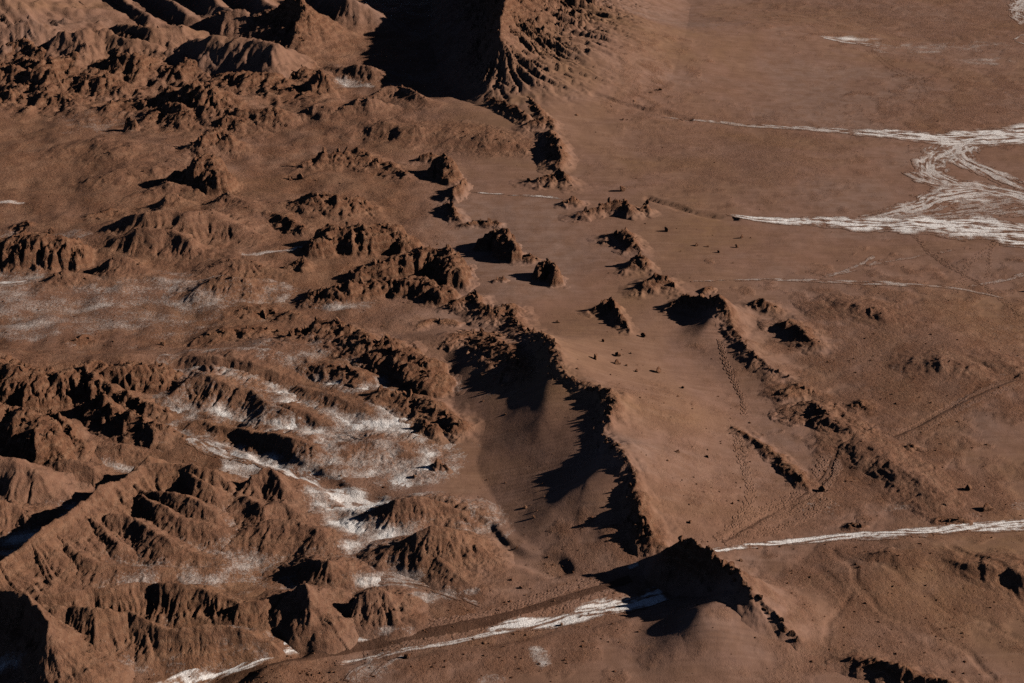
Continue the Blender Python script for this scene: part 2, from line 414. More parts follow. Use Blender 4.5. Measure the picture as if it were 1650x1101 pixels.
def ground_attrs(x, y):
    n = fbm(x / 6, y / 6, 3, 71)
    u, v = seen(x, np.maximum(y, 10))
    left = 1 - sstep(560, 760, u + 0.15 * (v - 550))
    stony = np.maximum(.8 * spots(x, y, STONY_SPOTS), left * 0.62)
    smooth = spots(x, y, SMOOTH_SPOTS)
    rock = np.clip(stony * (1 - smooth) + 0.06 + 0.35 * n * np.clip(stony + .15, 0, 1), 0.02, 1)
    salt = np.clip(spots(x, y, SALT_SPOTS) * (.78 + 0.25 * n + 0.5 * fbm(x / 9, y / 2.2, 4, 73)), 0, 1)
    rip = np.clip(0.25 * (1 - left) + smooth, 0, 1) * np.clip(0.75 + 0.9 * fbm(x / 14, y / 14, 2, 77), 0, 1.2) * (1 - stony * .8)
    return dict(rock=rock, salt=salt, ripple=rip)

def build_ground():
    A = 40.0
    ts = np.concatenate([-np.geomspace(7, .37, 26)[:-1], np.linspace(-.36, .36, 680), np.geomspace(.37, 7, 26)[1:]])
    n = 600
    ys = np.concatenate([np.linspace(-30, 108, 12), np.geomspace(112, 560, n), np.geomspace(580, 7000, 30)])
    Y = np.repeat(ys[:, None], len(ts), 1); X = (Y + A) * ts[None, :]
    x, y = X.ravel(), Y.ravel()
    fade = 1 - sstep(700, 1500, np.hypot(x, y))
    z = base(x, y) * fade
    at_ = ground_attrs(x, y)
    me = mesh_from('desert_ground', np.stack([x, y, z], -1), grid_faces(len(ys), len(ts)), at_, M_GROUND)
    link('ground', me, kind='structure')
build_ground()
# ------------------------------------------------------------------ hills, ridges and outcrops: each a thing of its own, rooted in the ground
CRAG_MESHES = []
def crag_meshes():
    import bmesh
    rs = np.random.RandomState(5)
    for k in range(9):
        bm = bmesh.new(); bmesh.ops.create_icosphere(bm, subdivisions=3, radius=1)
        V = np.array([v.co[:] for v in bm.verts])
        # cut by random planes: broken rock
        for _ in range(16):
            n = rs.randn(3); n /= np.linalg.norm(n); d = rs.uniform(.32, .8)
            s_ = V @ n; V = V - np.outer(np.maximum(s_ - d, 0), n) * .98
        V[:, 2] *= rs.uniform(.8, 1.7); V[:, 0] *= rs.uniform(.7, 1.1)
        nn = fbm(V[:, 0] * 2.2 + V[:, 2] * 1.3, V[:, 1] * 2.2 - V[:, 2] * .9, 3, 100 + k)
        V = V * (1 + 0.10 * nn[:, None])
        F = np.array([[v.index for v in f.verts] for f in bm.faces]); bm.free()
        CRAG_MESHES.append(mesh_from('broken_rock', V, F, None, M_ROCK, smooth=False))
crag_meshes()
RND = random.Random(11)

def landform(name, label, cat, form, group=None, salt=0.0, saltlow=0.0, crags=0, csize=.7, res=1.0, rock=None):
    form.place(base)
    x0, x1, y0, y1 = form.box
    cx, cy = (x0 + x1) / 2, (y0 + y1) / 2
    ds = max(0.12, math.hypot(cy, CAM_H) * 0.000635 * 1.22 * res)
    nx, ny = int((x1 - x0) / ds) + 2, int((y1 - y0) / ds) + 2
    xs, ys = np.linspace(x0, x1, nx), np.linspace(y0, y1, ny)
    X, Y = np.meshgrid(xs, ys)
    x, y = X.ravel(), Y.ravel()
    c, q = form.height(x, y)
    F = grid_faces(ny, nx)
    keep = (c[F] > 0.0).any(1)
    F = F[keep]
    used = np.unique(F); idx = np.full(x.size, -1, np.int32); idx[used] = np.arange(len(used)); F = idx[F]
    x, y, c, q = x[used], y[used], c[used], q[used]
    b = base(x, y)
    z = b + np.where(c > 0.0, c - 0.05, -0.35)
    ga = ground_attrs(x, y)
    n = fbm(x / 2.5, y / 2.5, 3, form.seed + 60)
    hf = np.clip(c / max(form.H.max(), .3), 0, 1)
    lo, hi = (.12, .6) if form.style == 'rock' else (0., .25)
    rk = form.rock if rock is None else rock
    ro = np.clip(ga['rock'] + (rk - ga['rock']) * sstep(lo, hi, hf), 0, 1)
    sa = np.clip(ga['salt'] * (1 - sstep(0.05, .5, hf)) + salt * (.7 + .6 * n) + saltlow * (1 - sstep(.05, .6, hf)) * (.6 + .7 * n), 0, 1)
    rip = ga['ripple'] * (1 - sstep(0., .1, hf)) if form.style != 'sand' else ga['ripple']
    ox, oy = float(form.P[:, 0].mean()), float(form.P[:, 1].mean()); oz = float(base(np.array([ox]), np.array([oy]))[0])
    V = np.stack([x - ox, y - oy, z - oz], -1); A_ = dict(rock=ro, salt=sa, ripple=rip)
    if form.style == 'rock' and crags > 3:
        # the steep rock itself, and its gentle apron of scree and blown sand as a part
        full = mesh_from(name, V, F, A_, None); nrm = np.empty(len(V) * 3, np.float32); full.vertex_normals.foreach_get('vector', nrm); nrm = nrm.reshape(-1, 3)
        bpy.data.meshes.remove(full)
        far = q[F].mean(1) > .42 + .1 * n[F].mean(1)
        o = None
        for part, sel in ((name, ~far), ('scree_apron', far)):
            Fs = F[sel]; us = np.unique(Fs); ix = np.full(len(V), -1, np.int32); ix[us] = np.arange(len(us))
            me = mesh_from(part, V[us], ix[Fs], {k: d[us] for k, d in A_.items()}, M_GROUND)
            me.normals_split_custom_set_from_vertices(nrm[us])
            if o is None: o = link(name, me, label=label, category=cat, group=group, kind='thing')
            else: link(part, me, parent=o)
    else:
        o = link(name, mesh_from(name, V, F, A_, M_GROUND), label=label, category=cat, group=group, kind='thing')
    o.location = (ox, oy, oz)
    # broken rock standing proud along the crest
    if crags:
        P, H = form.P, form.H
        seg = np.hypot(*(P[1:] - P[:-1]).T); cum = np.concatenate([[0], np.cumsum(seg)])
        for k in range(crags):
            t = (k + RND.uniform(.15, .85)) / crags * cum[-1]
            px, py = np.interp(t, cum, P[:, 0]), np.interp(t, cum, P[:, 1])
            i = min(np.searchsorted(cum, t, 'right') - 1, len(seg) - 1); e = (P[i + 1] - P[i]) / (seg[i] + 1e-6)
            off = RND.uniform(-.9, .35) * csize
            px, py = px - e[1] * off, py + e[0] * off
            cc, _ = form.height(np.array([px]), np.array([py])); bb = base(np.array([px]), np.array([py]))
            s = csize * RND.uniform(.3, .95)
            r = link('crag', CRAG_MESHES[RND.randrange(9)], parent=o)
            r.location = (px - ox, py - oy, float(bb[0]) + max(float(cc[0]), 0) - oz + s * RND.uniform(-.35, .05))
            r.rotation_euler = (RND.uniform(-.5, .5), RND.uniform(-.5, .5), RND.uniform(0, 6.28))
            r.scale = (s * RND.uniform(.7, 1.1), s * RND.uniform(.7, 1.1), s * RND.uniform(.8, 1.4))
    STAT[form.style] = STAT.get(form.style, 0) + 2 * len(F)
    return o
STAT = {}
LF = landform

# --- the great dark hill at the top and the rocky spine that runs from it down to the bowl
LF('rocky_hill', 'huge steep hill at the top edge with one black side and one rilled brown flank', 'hill',
   Form('rock', [(850,-150,31),(832,-70,25),(812,5,18.2),(806,30,15.4),(806,60,12.4),(806,100,7.6),(806,140,2.5),(808,158,.9)], (46, 43, 41, 39, 36, 29, 18, 8), (27, 22, 16, 14, 12, 9, 6, 3), p=1.1, pL=1.5, crest=.05, cf=.3, rough=.10, rill=.36, rillL=1.0, rl=2.0, warp=.35, wf=.2), crags=26, csize=1.0, res=1.15)
LF('rock_ridge', 'low black knobbly rocks at the foot of the huge dark hill', 'rock ridge',
   Form('rock', [(772,150,1.2),(800,160,2.2),(835,172,2.4),(850,188,1.6)], 3.5, 3, rf=.9), crags=8, csize=.8, group='rocky spine below the great hill')
LF('rock_ridge', 'pale jagged knob between the great hill foot and the spine', 'rock ridge',
   Form('rock', [(846,140,2.2),(856,158,2.6),(872,180,1.6)], 5, 3), crags=6, csize=.8, group='rocky spine below the great hill')
LF('rock_ridge', 'dark shadowed rocks third along the spine under the great hill', 'rock ridge',
   Form('rock', [(845,205,.8),(868,188,2.4),(885,186,2.2),(892,205,1.0)], 3.5, 3), crags=6, csize=.8, group='rocky spine below the great hill')
LF('rock_ridge', 'upright brown rock wall on the edge of the smooth plain, lit on its plain side', 'rock ridge',
   Form('rock', [(888,212,1.8),(898,222,3.0),(904,240,3.0),(903,262,1.6)], 4, 5), crags=8, csize=.8, group='rocky spine below the great hill')
LF('rock_outcrop', 'sharp dark rock peak on a mound above the thin salt line', 'outcrop',
   Form('rock', [(850,290,.8),(880,285,1.6),(903,272,3.2),(916,288,1.6),(925,300,.6)], 5, 4, crest=.5), crags=7, csize=.8, group='rocky spine below the great hill')
LF('rock_outcrop', 'small dark rock lump below the sharp peak at the end of the salt line', 'outcrop',
   Form('rock', [(912,322,1.2),(926,315,1.8),(934,322,.8)], 3, 3), crags=3, csize=.6, group='rocky spine below the great hill')
LF('rock_ridge', 'long jagged black rock ridge on the sand left of the dry stream cut', 'rock ridge',
   Form('rock', [(925,347,.8),(950,335,2.0),(985,322,3.0),(1008,318,3.4),(1016,332,2.2)], 4.5, 2.2, p=1.2), crags=9, csize=.8, group='rocky spine below the great hill')
LF('rock_outcrop', 'small leaning black rock fin right beside the long jagged ridge', 'outcrop',
   Form('rock', [(1030,338,1.2),(1043,322,2.8),(1047,340,.9)], 2.5, 1.8, p=1.2), crags=4, csize=.7, group='rocky spine below the great hill')
LF('rock_outcrop', 'rounded rock hump between the long jagged ridge and the two dark knobs', 'outcrop',
   Form('rock', [(978,378,1.0),(1005,368,2.2),(1022,388,1.8),(1028,400,.8)], 4, 4), crags=5, csize=.7, group='rocky spine below the great hill')
LF('rock_outcrop', 'dark blocky knob with a lit right face, upper of two knobs beside the plain', 'outcrop',
   Form('rock', [(1008,432,.8),(1030,408,2.6),(1042,418,2.0),(1048,432,.8)], 3, 3, p=1.2), crags=6, csize=.7, group='rocky spine below the great hill')
LF('rock_outcrop', 'brown rock cone with a stony skirt, lower of two knobs beside the plain', 'outcrop',
   Form('rock', [(1030,462,1.0),(1060,440,2.6),(1072,445,2.0),(1092,466,.7)], 5, 4, p=1.3), crags=7, csize=.6, group='rocky spine below the great hill')
LF('rock_outcrop', 'tiny dark rock on the pale sand just below the thin salt line at right', 'outcrop',
   Form('rock', [(1137,465,.8),(1146,460,.9)], 1.6, 1.4), crags=1, csize=.5)

# --- the jagged wall above the sand bowl
LF('rock_ridge', 'long jagged dark rock wall curving above the shadowed sand bowl', 'rock ridge',
   Form('rock', [(872,550,1.3),(888,558,1.2),(905,588,.8),(925,606,.7),(950,618,1.0),(985,628,1.5),(988,650,1.4),(978,680,.9),(972,698,.75),(992,718,1.0),(1016,740,1.05),(1028,768,.9),(1022,800,1.2),(1030,828,2.2),(1046,852,2.6),(1052,874,1.2)],
        (5, 4, 4, 4, 4, 5, 5, 4, 4, 4, 4, 4, 4, 5, 5, 3), (5, 4, 2.6, 2, 2, 2.2, 2.2, 1.8, 1.6, 1.8, 2, 2, 2, 2.2, 2.6, 2.5), p=1.2, pL=2.0, warp=.7, crest=.35, rough=.3), crags=60, csize=.62)
LF('rock_ridge', 'broken rock crest with slabs and black hollows at the head of the sand bowl', 'rock ridge',
   Form('rock', [(712,495,.6),(740,482,1.8),(766,468,2.4),(772,486,1.6),(795,500,1.7),(818,488,2.2),(828,506,1.6),(845,528,1.2),(868,545,1.2)], (3, 4, 4, 4, 5, 5, 5, 5, 5), (2, 2.2, 2.5, 4, 5, 5, 5, 5, 4)), crags=30, csize=.7)
LF('rock_outcrop', 'dark stony slope of rubble and small black ledges inside the head of the sand bowl', 'outcrop',
   Form('rock', [(735,540,.8),(775,535,1.1),(815,560,1.2),(845,585,.9)], 5, 6, p=1.2, rough=.4), crags=18, csize=.7)
LF('rock_outcrop', 'low dark ledge of rock on the sand left of the broken crest', 'outcrop',
   Form('rock', [(672,522,.5),(700,512,.9),(730,515,.8)], 2.5, 2.5), crags=4, csize=.5)
# --- foreground hill
LF('rock_hill', 'tall black foreground hill with jagged crest casting a shadow over the salt stream', 'hill',
   Form('rock', [(1070,898,3.0),(1084,876,5.2),(1108,864,6.6),(1140,880,6.2),(1172,908,4.4),(1205,945,2.6),(1235,975,1.8),(1262,1000,1.5),(1290,1028,.7)], (3, 5, 7, 8, 8, 8, 7, 5, 3), (2, 2.8, 3.4, 3.4, 2.8, 2, 1.6, 1.6, 1.5), p=1.1, pL=2.2, crest=.10, rough=.13, warp=.4), crags=30, csize=.7)
LF('rock_ridge', 'dark low ridge cut off by the bottom edge of the picture', 'rock ridge',
   Form('rock', [(1368,1062,.6),(1395,1060,1.6),(1430,1066,2.2),(1470,1080,2.0),(1520,1096,1.8),(1570,1115,1.2)], 5, 2.2, p=1.3, crest=.2), crags=9, csize=.4)
# --- right hand ridges
LF('rock_ridge', 'broad stony ridge on the right sand plain with a black overhung crest', 'rock ridge',
   Form('rock', [(1076,492,.9),(1100,474,2.6),(1130,476,3.0),(1158,478,2.6),(1172,500,2.0),(1190,540,1.2),(1205,560,1.1),(1240,590,.9),(1282,612,.5)], (3, 4, 5, 6, 7, 7, 7, 7, 4), (2, 2.2, 2.5, 2.5, 2.5, 2.8, 3, 3.5, 3), p=1.4, crest=.25), crags=20, csize=.6)
LF('rock_outcrop', 'thin crooked rock spur alone on the sand between the jagged wall and the broad ridge', 'outcrop',
   Form('rock', [(950,500,.6),(970,486,1.9),(988,482,2.4),(996,498,2.0),(1005,515,1.4),(1016,532,.6)], 2.6, 2.0), crags=9, csize=.5)
LF('rock_mound', 'small peaked dark mound next to the crest of the broad stony ridge', 'mound',
   Form('rock', [(1208,490,.6),(1228,479,2.0),(1240,486,1.6),(1255,496,.6)], 4, 3), crags=5, csize=.4)
LF('rock_mound', 'stony mound with a dark scooped face on the slope right of the broad ridge', 'mound',
   Form('rock', [(1250,522,.8),(1272,514,2.0),(1290,524,2.2),(1305,545,1.6),(1330,552,.5)], 6, 3, crest=.2), crags=7, csize=.4)
LF('stony_mound', 'wide low stony swell on the far right slope under the thin salt line', 'mound',
   Form('mound', [(1335,494,.7),(1365,488,1.3),(1400,498,1.3),(1440,512,.5)], 8, 5), crags=4, csize=.3)
LF('stony_mound', 'low gravelly swell with a dark left edge beside the faint footpath at right', 'mound',
   Form('mound', [(1490,582,1.0),(1520,578,1.6),(1560,590,1.0)], 9, 5), crags=4, csize=.3)
LF('stony_mound', 'low dark gravelly rise at the right edge past the gravelly swell', 'mound',
   Form('mound', [(1590,580,.8),(1620,582,1.2),(1650,600,.8)], 8, 5), crags=3, csize=.3)
LF('rock_outcrop', 'low pair of brown rock lumps at the upper end of the scrubby ridge', 'outcrop',
   Form('rock', [(1252,632,.7),(1265,626,1.2),(1290,618,1.7),(1312,628,.7)], 4, 3), crags=5, csize=.5)
LF('rock_ridge', 'round dark pit sided knoll heading the scrubby ridge at right', 'rock ridge',
   Form('mound', [(1296,664,1.2),(1318,655,1.9),(1345,672,1.7),(1368,690,1.2)], 6, 3.4, p=1.6, rough=.25), crags=8, csize=.4)
LF('rock_ridge', 'long scrubby dark faced ridge running down to the lower right salt stream', 'rock ridge',
   Form('mound', [(1362,708,1.2),(1395,712,2.0),(1430,738,2.2),(1470,762,2.2),(1500,790,1.6),(1530,822,.5)], 7, 6, p=1.7, rough=.12, crest=.12, hk=.75), crags=4, csize=.4)
LF('rock_ridge', 'thin straight low ledge slanting across the sand right of the jagged wall', 'rock ridge',
   Form('rock', [(1185,688,.4),(1210,702,.8),(1240,722,.9),(1268,745,1.0),(1290,765,1.0),(1303,780,.5)], 3, 1.8, crest=.2, rough=.15), crags=6, csize=.4)
LF('rock_outcrop', 'small dark heap of rocks on the slope right of the pit sided knoll', 'outcrop',
   Form('rock', [(1375,652,.6),(1390,645,.9),(1402,655,.6)], 3, 2), crags=3, csize=.4)
LF('rock_outcrop', 'pale clump of rocks by the bank of the lower right salt stream', 'outcrop',
   Form('rock', [(1364,848,.4),(1377,841,.8),(1388,847,.4)], 1.6, 1.1), crags=4, csize=.4)
LF('rock_outcrop', 'dark rock cluster on the bank where the salt stream widens at right', 'outcrop',
   Form('rock', [(1512,836,.4),(1545,832,.8),(1558,837,.3)], 2, 1.1), crags=4, csize=.4)
LF('rock_outcrop', 'small dark rock alone on the sand by the footpath bend', 'outcrop',
   Form('rock', [(1462,718,.6),(1472,714,.9),(1484,722,.4)], 2, 1.6), crags=3, csize=.4)
LF('stony_mound', 'low pale stony bump just below the lower right salt stream', 'mound',
   Form('mound', [(1408,892,.6),(1430,888,.9),(1455,896,.5)], 4, 2.5), crags=4, csize=.3)
LF('stony_mound', 'small dark sided hummock at the right edge below the salt stream', 'mound',
   Form('mound', [(1560,905,.8),(1600,912,1.6),(1645,925,1.5),(1680,935,1)], 6, 3), crags=3, csize=.3)

# --- outcrops of the middle valley
LF('rock_butte', 'big square butte in mid valley, left face black and right side craggy', 'butte',
   Form('butte', [(515,388,3.0),(540,366,5.0),(585,362,5.6),(628,362,5.2),(650,380,3.2)], (5, 6, 7, 6, 5), (3, 4.5, 5.5, 5.5, 4)), crags=16, csize=1.0)
LF('rock_butte', 'long craggy rock mass with a lit right end, in front of the square butte', 'butte',
   Form('butte', [(585,428,2.0),(640,415,3.2),(690,398,4.8),(722,400,4.8),(732,430,3.8)], (4, 5, 5, 5, 4), (3.5, 4, 4.5, 4.5, 4)), crags=22, csize=1.0)
LF('rock_butte', 'broken rock shelf with dark faces below the craggy rock mass', 'butte',
   Form('butte', [(512,470,1.8),(560,455,2.6),(620,450,2.8),(680,448,3.4),(712,462,2.8)], (4, 4.5, 4.5, 4.5, 4), (3.5, 4, 4, 4.5, 4), crest=.2), crags=20, csize=.9)
LF('rock_outcrop', 'black boulder like block with a lit edge, mid valley beside a flat slab', 'outcrop',
   Form('butte', [(783,382,2.6),(796,368,4.0),(815,370,4.4),(824,392,3.4)], 3, 3.2), crags=7, csize=.8)
LF('rock_outcrop', 'flat dark slab of rock lying just above the black block in mid valley', 'outcrop',
   Form('rock', [(750,360,.8),(775,353,1.3),(802,358,.9)], 3, 1.6), crags=5, csize=.7)
LF('rock_outcrop', 'square black block standing on the sand above the bowl', 'outcrop',
   Form('butte', [(868,432,2.4),(880,420,3.2),(894,424,3.4),(897,440,2.4)], 2.2, 2.4), crags=5, csize=.7)
LF('rock_outcrop', 'small pointed rock just behind the square black block', 'outcrop',
   Form('rock', [(838,418,.6),(852,408,1.5),(870,418,.6)], 3, 2), crags=4, csize=.5)
LF('rock_pinnacle', 'thin curved rock blade standing on the sand, leaning left, mid valley', 'pinnacle',
   Form('rock', [(718,318,1.0),(728,308,2.4),(738,296,3.4),(746,288,2.8),(750,292,1.0)], 2.0, 1.6, crest=.2), crags=6, csize=.5)
LF('rock_outcrop', 'dark rock ledge just below the thin curved blade', 'outcrop',
   Form('rock', [(718,325,1.6),(728,328,2.2),(736,340,1.8),(741,352,.8)], 3, 2.6), crags=5, csize=.6)
LF('rock_outcrop', 'twin black rock block with a notch, right end of the upper valley ridge', 'outcrop',
   Form('butte', [(700,268,1.8),(714,250,4.0),(724,258,4.0),(728,276,2.2)], 3, 3.6), crags=6, csize=.8)
LF('rock_outcrop', 'small pale knob left of the twin black block', 'outcrop',
   Form('rock', [(675,256,.6),(690,244,2.0),(702,250,1.2)], 3, 2.5), crags=3, csize=.6)
LF('rock_ridge', 'long rocky ridge with black hollows in the upper valley', 'rock ridge',
   Form('rock', [(482,270,.8),(508,250,2.6),(540,243,3.2),(575,237,3.6),(602,250,2.6),(630,262,2.4),(655,280,.8)], (5, 6, 6, 6, 6, 6, 4), (4, 5, 5, 6, 6, 5, 4), p=1.3), crags=18, csize=.8)
LF('rock_ridge', 'dark rounded rock ridge above the square butte', 'rock ridge',
   Form('rock', [(476,322,1.2),(505,312,3.4),(545,314,3.4),(580,318,3.2),(598,340,1.2)], (4, 5, 6, 6, 5), (4, 5, 5, 5, 4), p=1.2), crags=12, csize=.7)
LF('rock_outcrop', 'dark slanting rock ledge right of the two small cones in the left valley', 'outcrop',
   Form('rock', [(435,345,1.0),(465,350,1.8),(490,365,1.2)], 4, 3), crags=6, csize=.6)
LF('eroded_mound', 'wide low mound of pale earth below the great hill shadow', 'mound',
   Form('mound', [(575,212,1.2),(622,198,2.6),(670,204,1.8),(700,215,.8)], 10, 9), crags=5, csize=.4)
LF('eroded_mound', 'dark speckled dome mound beside the rocky spine', 'mound',
   Form('mound', [(740,222,1.2),(785,220,2.0),(830,232,1.0)], 9, 9), crags=7, csize=.4)
LF('eroded_mound', 'gentle earth mound between the pale mound and the dark dome', 'mound',
   Form('mound', [(690,222,.8),(730,212,1.5),(760,218,.8)], 9, 8), crags=3, csize=.4)
LF('rock_outcrop', 'small dark cube of rock alone on the sand below the craggy mass', 'outcrop',
   Form('rock', [(800,448,.7),(808,444,1.2)], 1.4, 1.2), crags=2, csize=.5)
LF('rock_outcrop', 'dark jutting ledge just left of the long craggy rock mass edge', 'outcrop',
   Form('rock', [(743,432,.6),(754,428,1.1)], 1.6, 1.4), crags=2, csize=.5)
LF('rock_pinnacle', 'little black pinnacle with a pointed shadow at the left edge of the sand bowl', 'pinnacle',
   Form('rock', [(700,748,.7),(705,736,2.0),(716,748,.8),(722,756,.4)], 1.2, 1.1, p=1.2), crags=2, csize=.35)
# --- rocks left of the bowl
LF('rock_ridge', 'dark craggy rock ridge between the salt slopes and the sand bowl, upper part', 'rock ridge',
   Form('rock', [(455,545,1.2),(500,523,2.7),(548,516,3.5),(570,530,2.7),(600,548,2.5),(628,545,2.5)], (6, 6, 7, 7, 6, 6), (5, 6, 7, 8, 7, 6), p=1.3), crags=24, csize=.8, salt=.12)
LF('rock_ridge', 'craggy brown rock bluff at the left rim of the sand bowl', 'rock ridge',
   Form('butte', [(622,560,2.6),(650,568,3.0),(680,582,3.1),(694,606,2.4)], 5, (6, 6, 6, 5)), crags=16, csize=.8)
LF('rock_ridge', 'lower tail of dark rocks ending in a knob beside the sand bowl', 'rock ridge',
   Form('rock', [(610,628,1.4),(650,632,1.8),(690,640,1.9),(715,660,1.6),(735,676,2.0),(745,688,.8)], 5, (4, 5, 6, 5, 3.5, 2.5)), crags=16, csize=.8)
LF('rock_outcrop', 'shadowed rock ledge above the salt slope under the craggy ridge', 'outcrop',
   Form('rock', [(500,595,1.2),(540,585,2.0),(580,600,1.6)], 6, 4), crags=8, csize=.6, salt=.2)
LF('rock_outcrop', 'dark rock step at the edge of the white salt slope by the sand bowl', 'outcrop',
   Form('rock', [(680,690,1.0),(690,675,1.8),(705,690,1.2)], 3, 3), crags=4, csize=.6)
# --- left valley mounds and cliffs
LF('rock_cliff', 'orange brown cliffed hill at the left edge of the mid valley', 'cliff',
   Form('butte', [(-60,385,5.0),(0,385,5.2),(40,376,5.4),(80,380,5.2),(108,388,4.6)], 7, (8, 8, 8, 7, 6), rill=.4), crags=10, csize=.8)
LF('eroded_hill', 'pale rounded hill with two dark scoops, in the left mid valley', 'hill',
   Form('soft', [(200,352,2.0),(240,340,3.6),(290,345,3.8),(335,342,4.0),(365,355,3.0),(420,382,1.0)], (8, 9, 9, 9, 9, 7), (6, 7, 7, 8, 9, 8), rock=.7, rill=.4), crags=5, csize=.5)
LF('eroded_hill', 'low brown hill with a dark hollow below the pale rounded hill', 'hill',
   Form('soft', [(190,388,1.2),(230,376,2.6),(275,374,3.2),(305,384,3.0),(340,402,1.0)], 8, (6, 7, 7, 7, 6), rock=.7, rill=.4), crags=6, csize=.4)
LF('eroded_mound', 'peaked mound with a dark left side standing on the salty flat', 'mound',
   Form('bad', [(155,432,1.0),(182,416,2.8),(205,414,2.8),(235,434,1.2)], 6, 6, p=1.5), crags=4, csize=.5)
LF('eroded_mound', 'small mound with a rock tip beside the white puddle at the left edge', 'mound',
   Form('bad', [(75,455,.8),(102,434,2.6),(125,440,1.6),(150,450,.6)], 6, 5, p=1.5), crags=4, csize=.5)
LF('eroded_mound', 'salt dusted oval mound with rilled sides in the salty flat', 'mound',
   Form('bad', [(320,462,1.2),(355,444,2.8),(395,448,2.8),(412,462,1.2)], 7, 6, p=1.4), salt=.28, crags=4, csize=.5)
LF('eroded_mound', 'dark rilled mound in front of the stream that passes the butte', 'mound',
   Form('bad', [(335,432,1.2),(370,418,2.6),(405,418,2.6),(440,434,1.0)], 6, 6, p=1.4), crags=4, csize=.4)
LF('rock_outcrop', 'curled rock lip beside the stream left of the square butte', 'outcrop',
   Form('rock', [(455,432,.6),(475,420,1.4),(488,415,1.8),(495,425,.6)], 2.5, 2.5), crags=4, csize=.5)
LF('rock_outcrop', 'small block of rock at the foot of the broken shelf on the salt', 'outcrop',
   Form('rock', [(500,475,1.4),(520,462,2.4),(538,470,1.6)], 4, 4), crags=5, csize=.6, salt=.1)
LF('eroded_mound', 'low dark rise with a serrated back below the salty flat', 'mound',
   Form('rock', [(375,502,.7),(400,493,1.5),(435,494,1.5),(485,508,.6)], 6, 4), crags=7, csize=.5)
LF('eroded_mound', 'low rough bank above the craggy ridge, left end', 'mound',
   Form('rock', [(318,545,.7),(360,530,1.3),(400,525,1.5),(450,535,.9)], 8, 5), crags=8, csize=.5)
LF('rock_outcrop', 'tiny pointed bump on the salt streaked flat at left', 'outcrop',
   Form('rock', [(118,548,.5),(134,540,1.0),(150,548,.4)], 3, 2), crags=2, csize=.4)
LF('rock_outcrop', 'big black faced rock in the upper left valley with a lit craggy right edge', 'outcrop',
   Form('butte', [(292,278,3.0),(318,250,6.0),(338,252,6.2),(350,275,4.6)], 5, 6), crags=10, csize=1.0)
LF('rock_outcrop', 'dark rock hump with orange top just above the big black faced rock', 'outcrop',
   Form('rock', [(300,238,1.2),(325,218,3.6),(350,208,4.6),(368,214,3.8),(378,232,1.4)], 6, 5, p=1.1), crags=10, csize=.8)
LF('eroded_mound', 'low spur of rough ground left of the big black faced rock', 'mound',
   Form('mound', [(165,288,.8),(215,278,1.4),(270,270,1.6),(300,268,1.0)], 10, 8), crags=5, csize=.4)
LF('eroded_mound', 'pale cone mound below the big black faced rock', 'mound',
   Form('mound', [(235,310,1.0),(275,296,2.6),(310,305,1.6)], 8, 7), crags=3, csize=.4)
LF('eroded_mound', 'sharp little cone with a rocky tip, left of two in the left valley', 'mound',
   Form('bad', [(245,330,.8),(265,318,2.2),(285,312,2.8),(300,326,1.0)], 5, 5), crags=4, csize=.5, group=None)
LF('eroded_mound', 'sharp little cone with a rocky tip, right of two in the left valley', 'mound',
   Form('bad', [(350,322,.8),(366,310,2.8),(378,318,2.0),(405,335,.7)], 6, 6), crags=3, csize=.6)
LF('eroded_mound', 'low dark swell on the flat at far left, upper one', 'mound',
   Form('mound', [(110,238,.7),(150,226,1.3),(190,236,.8)], 10, 8), crags=2, csize=.4)
LF('eroded_mound', 'low dark swell with a serrated top, lower one on the left flat', 'mound',
   Form('mound', [(170,248,.8),(215,238,1.5),(265,245,.8)], 10, 8), crags=3, csize=.4)
LF('rock_outcrop', 'dark stubby rocks on the flat at the far left edge', 'outcrop',
   Form('rock', [(25,362,.7),(40,356,1.5),(52,364,.6)], 4, 3), crags=3, csize=.6)
LF('rock_outcrop', 'dark low ledge between the cone mounds and the flat', 'outcrop',
   Form('rock', [(145,345,.7),(180,335,1.4),(200,342,.7)], 5, 4), crags=4, csize=.5)
LF('rock_pinnacle', 'lone black pinnacle with a long thin shadow in the upper left', 'pinnacle',
   Form('rock', [(203,205,1.0),(208,188,3.8),(216,192,3.2),(228,204,1.0)], 2.5, 2.2, crest=.15), crags=3, csize=.6)

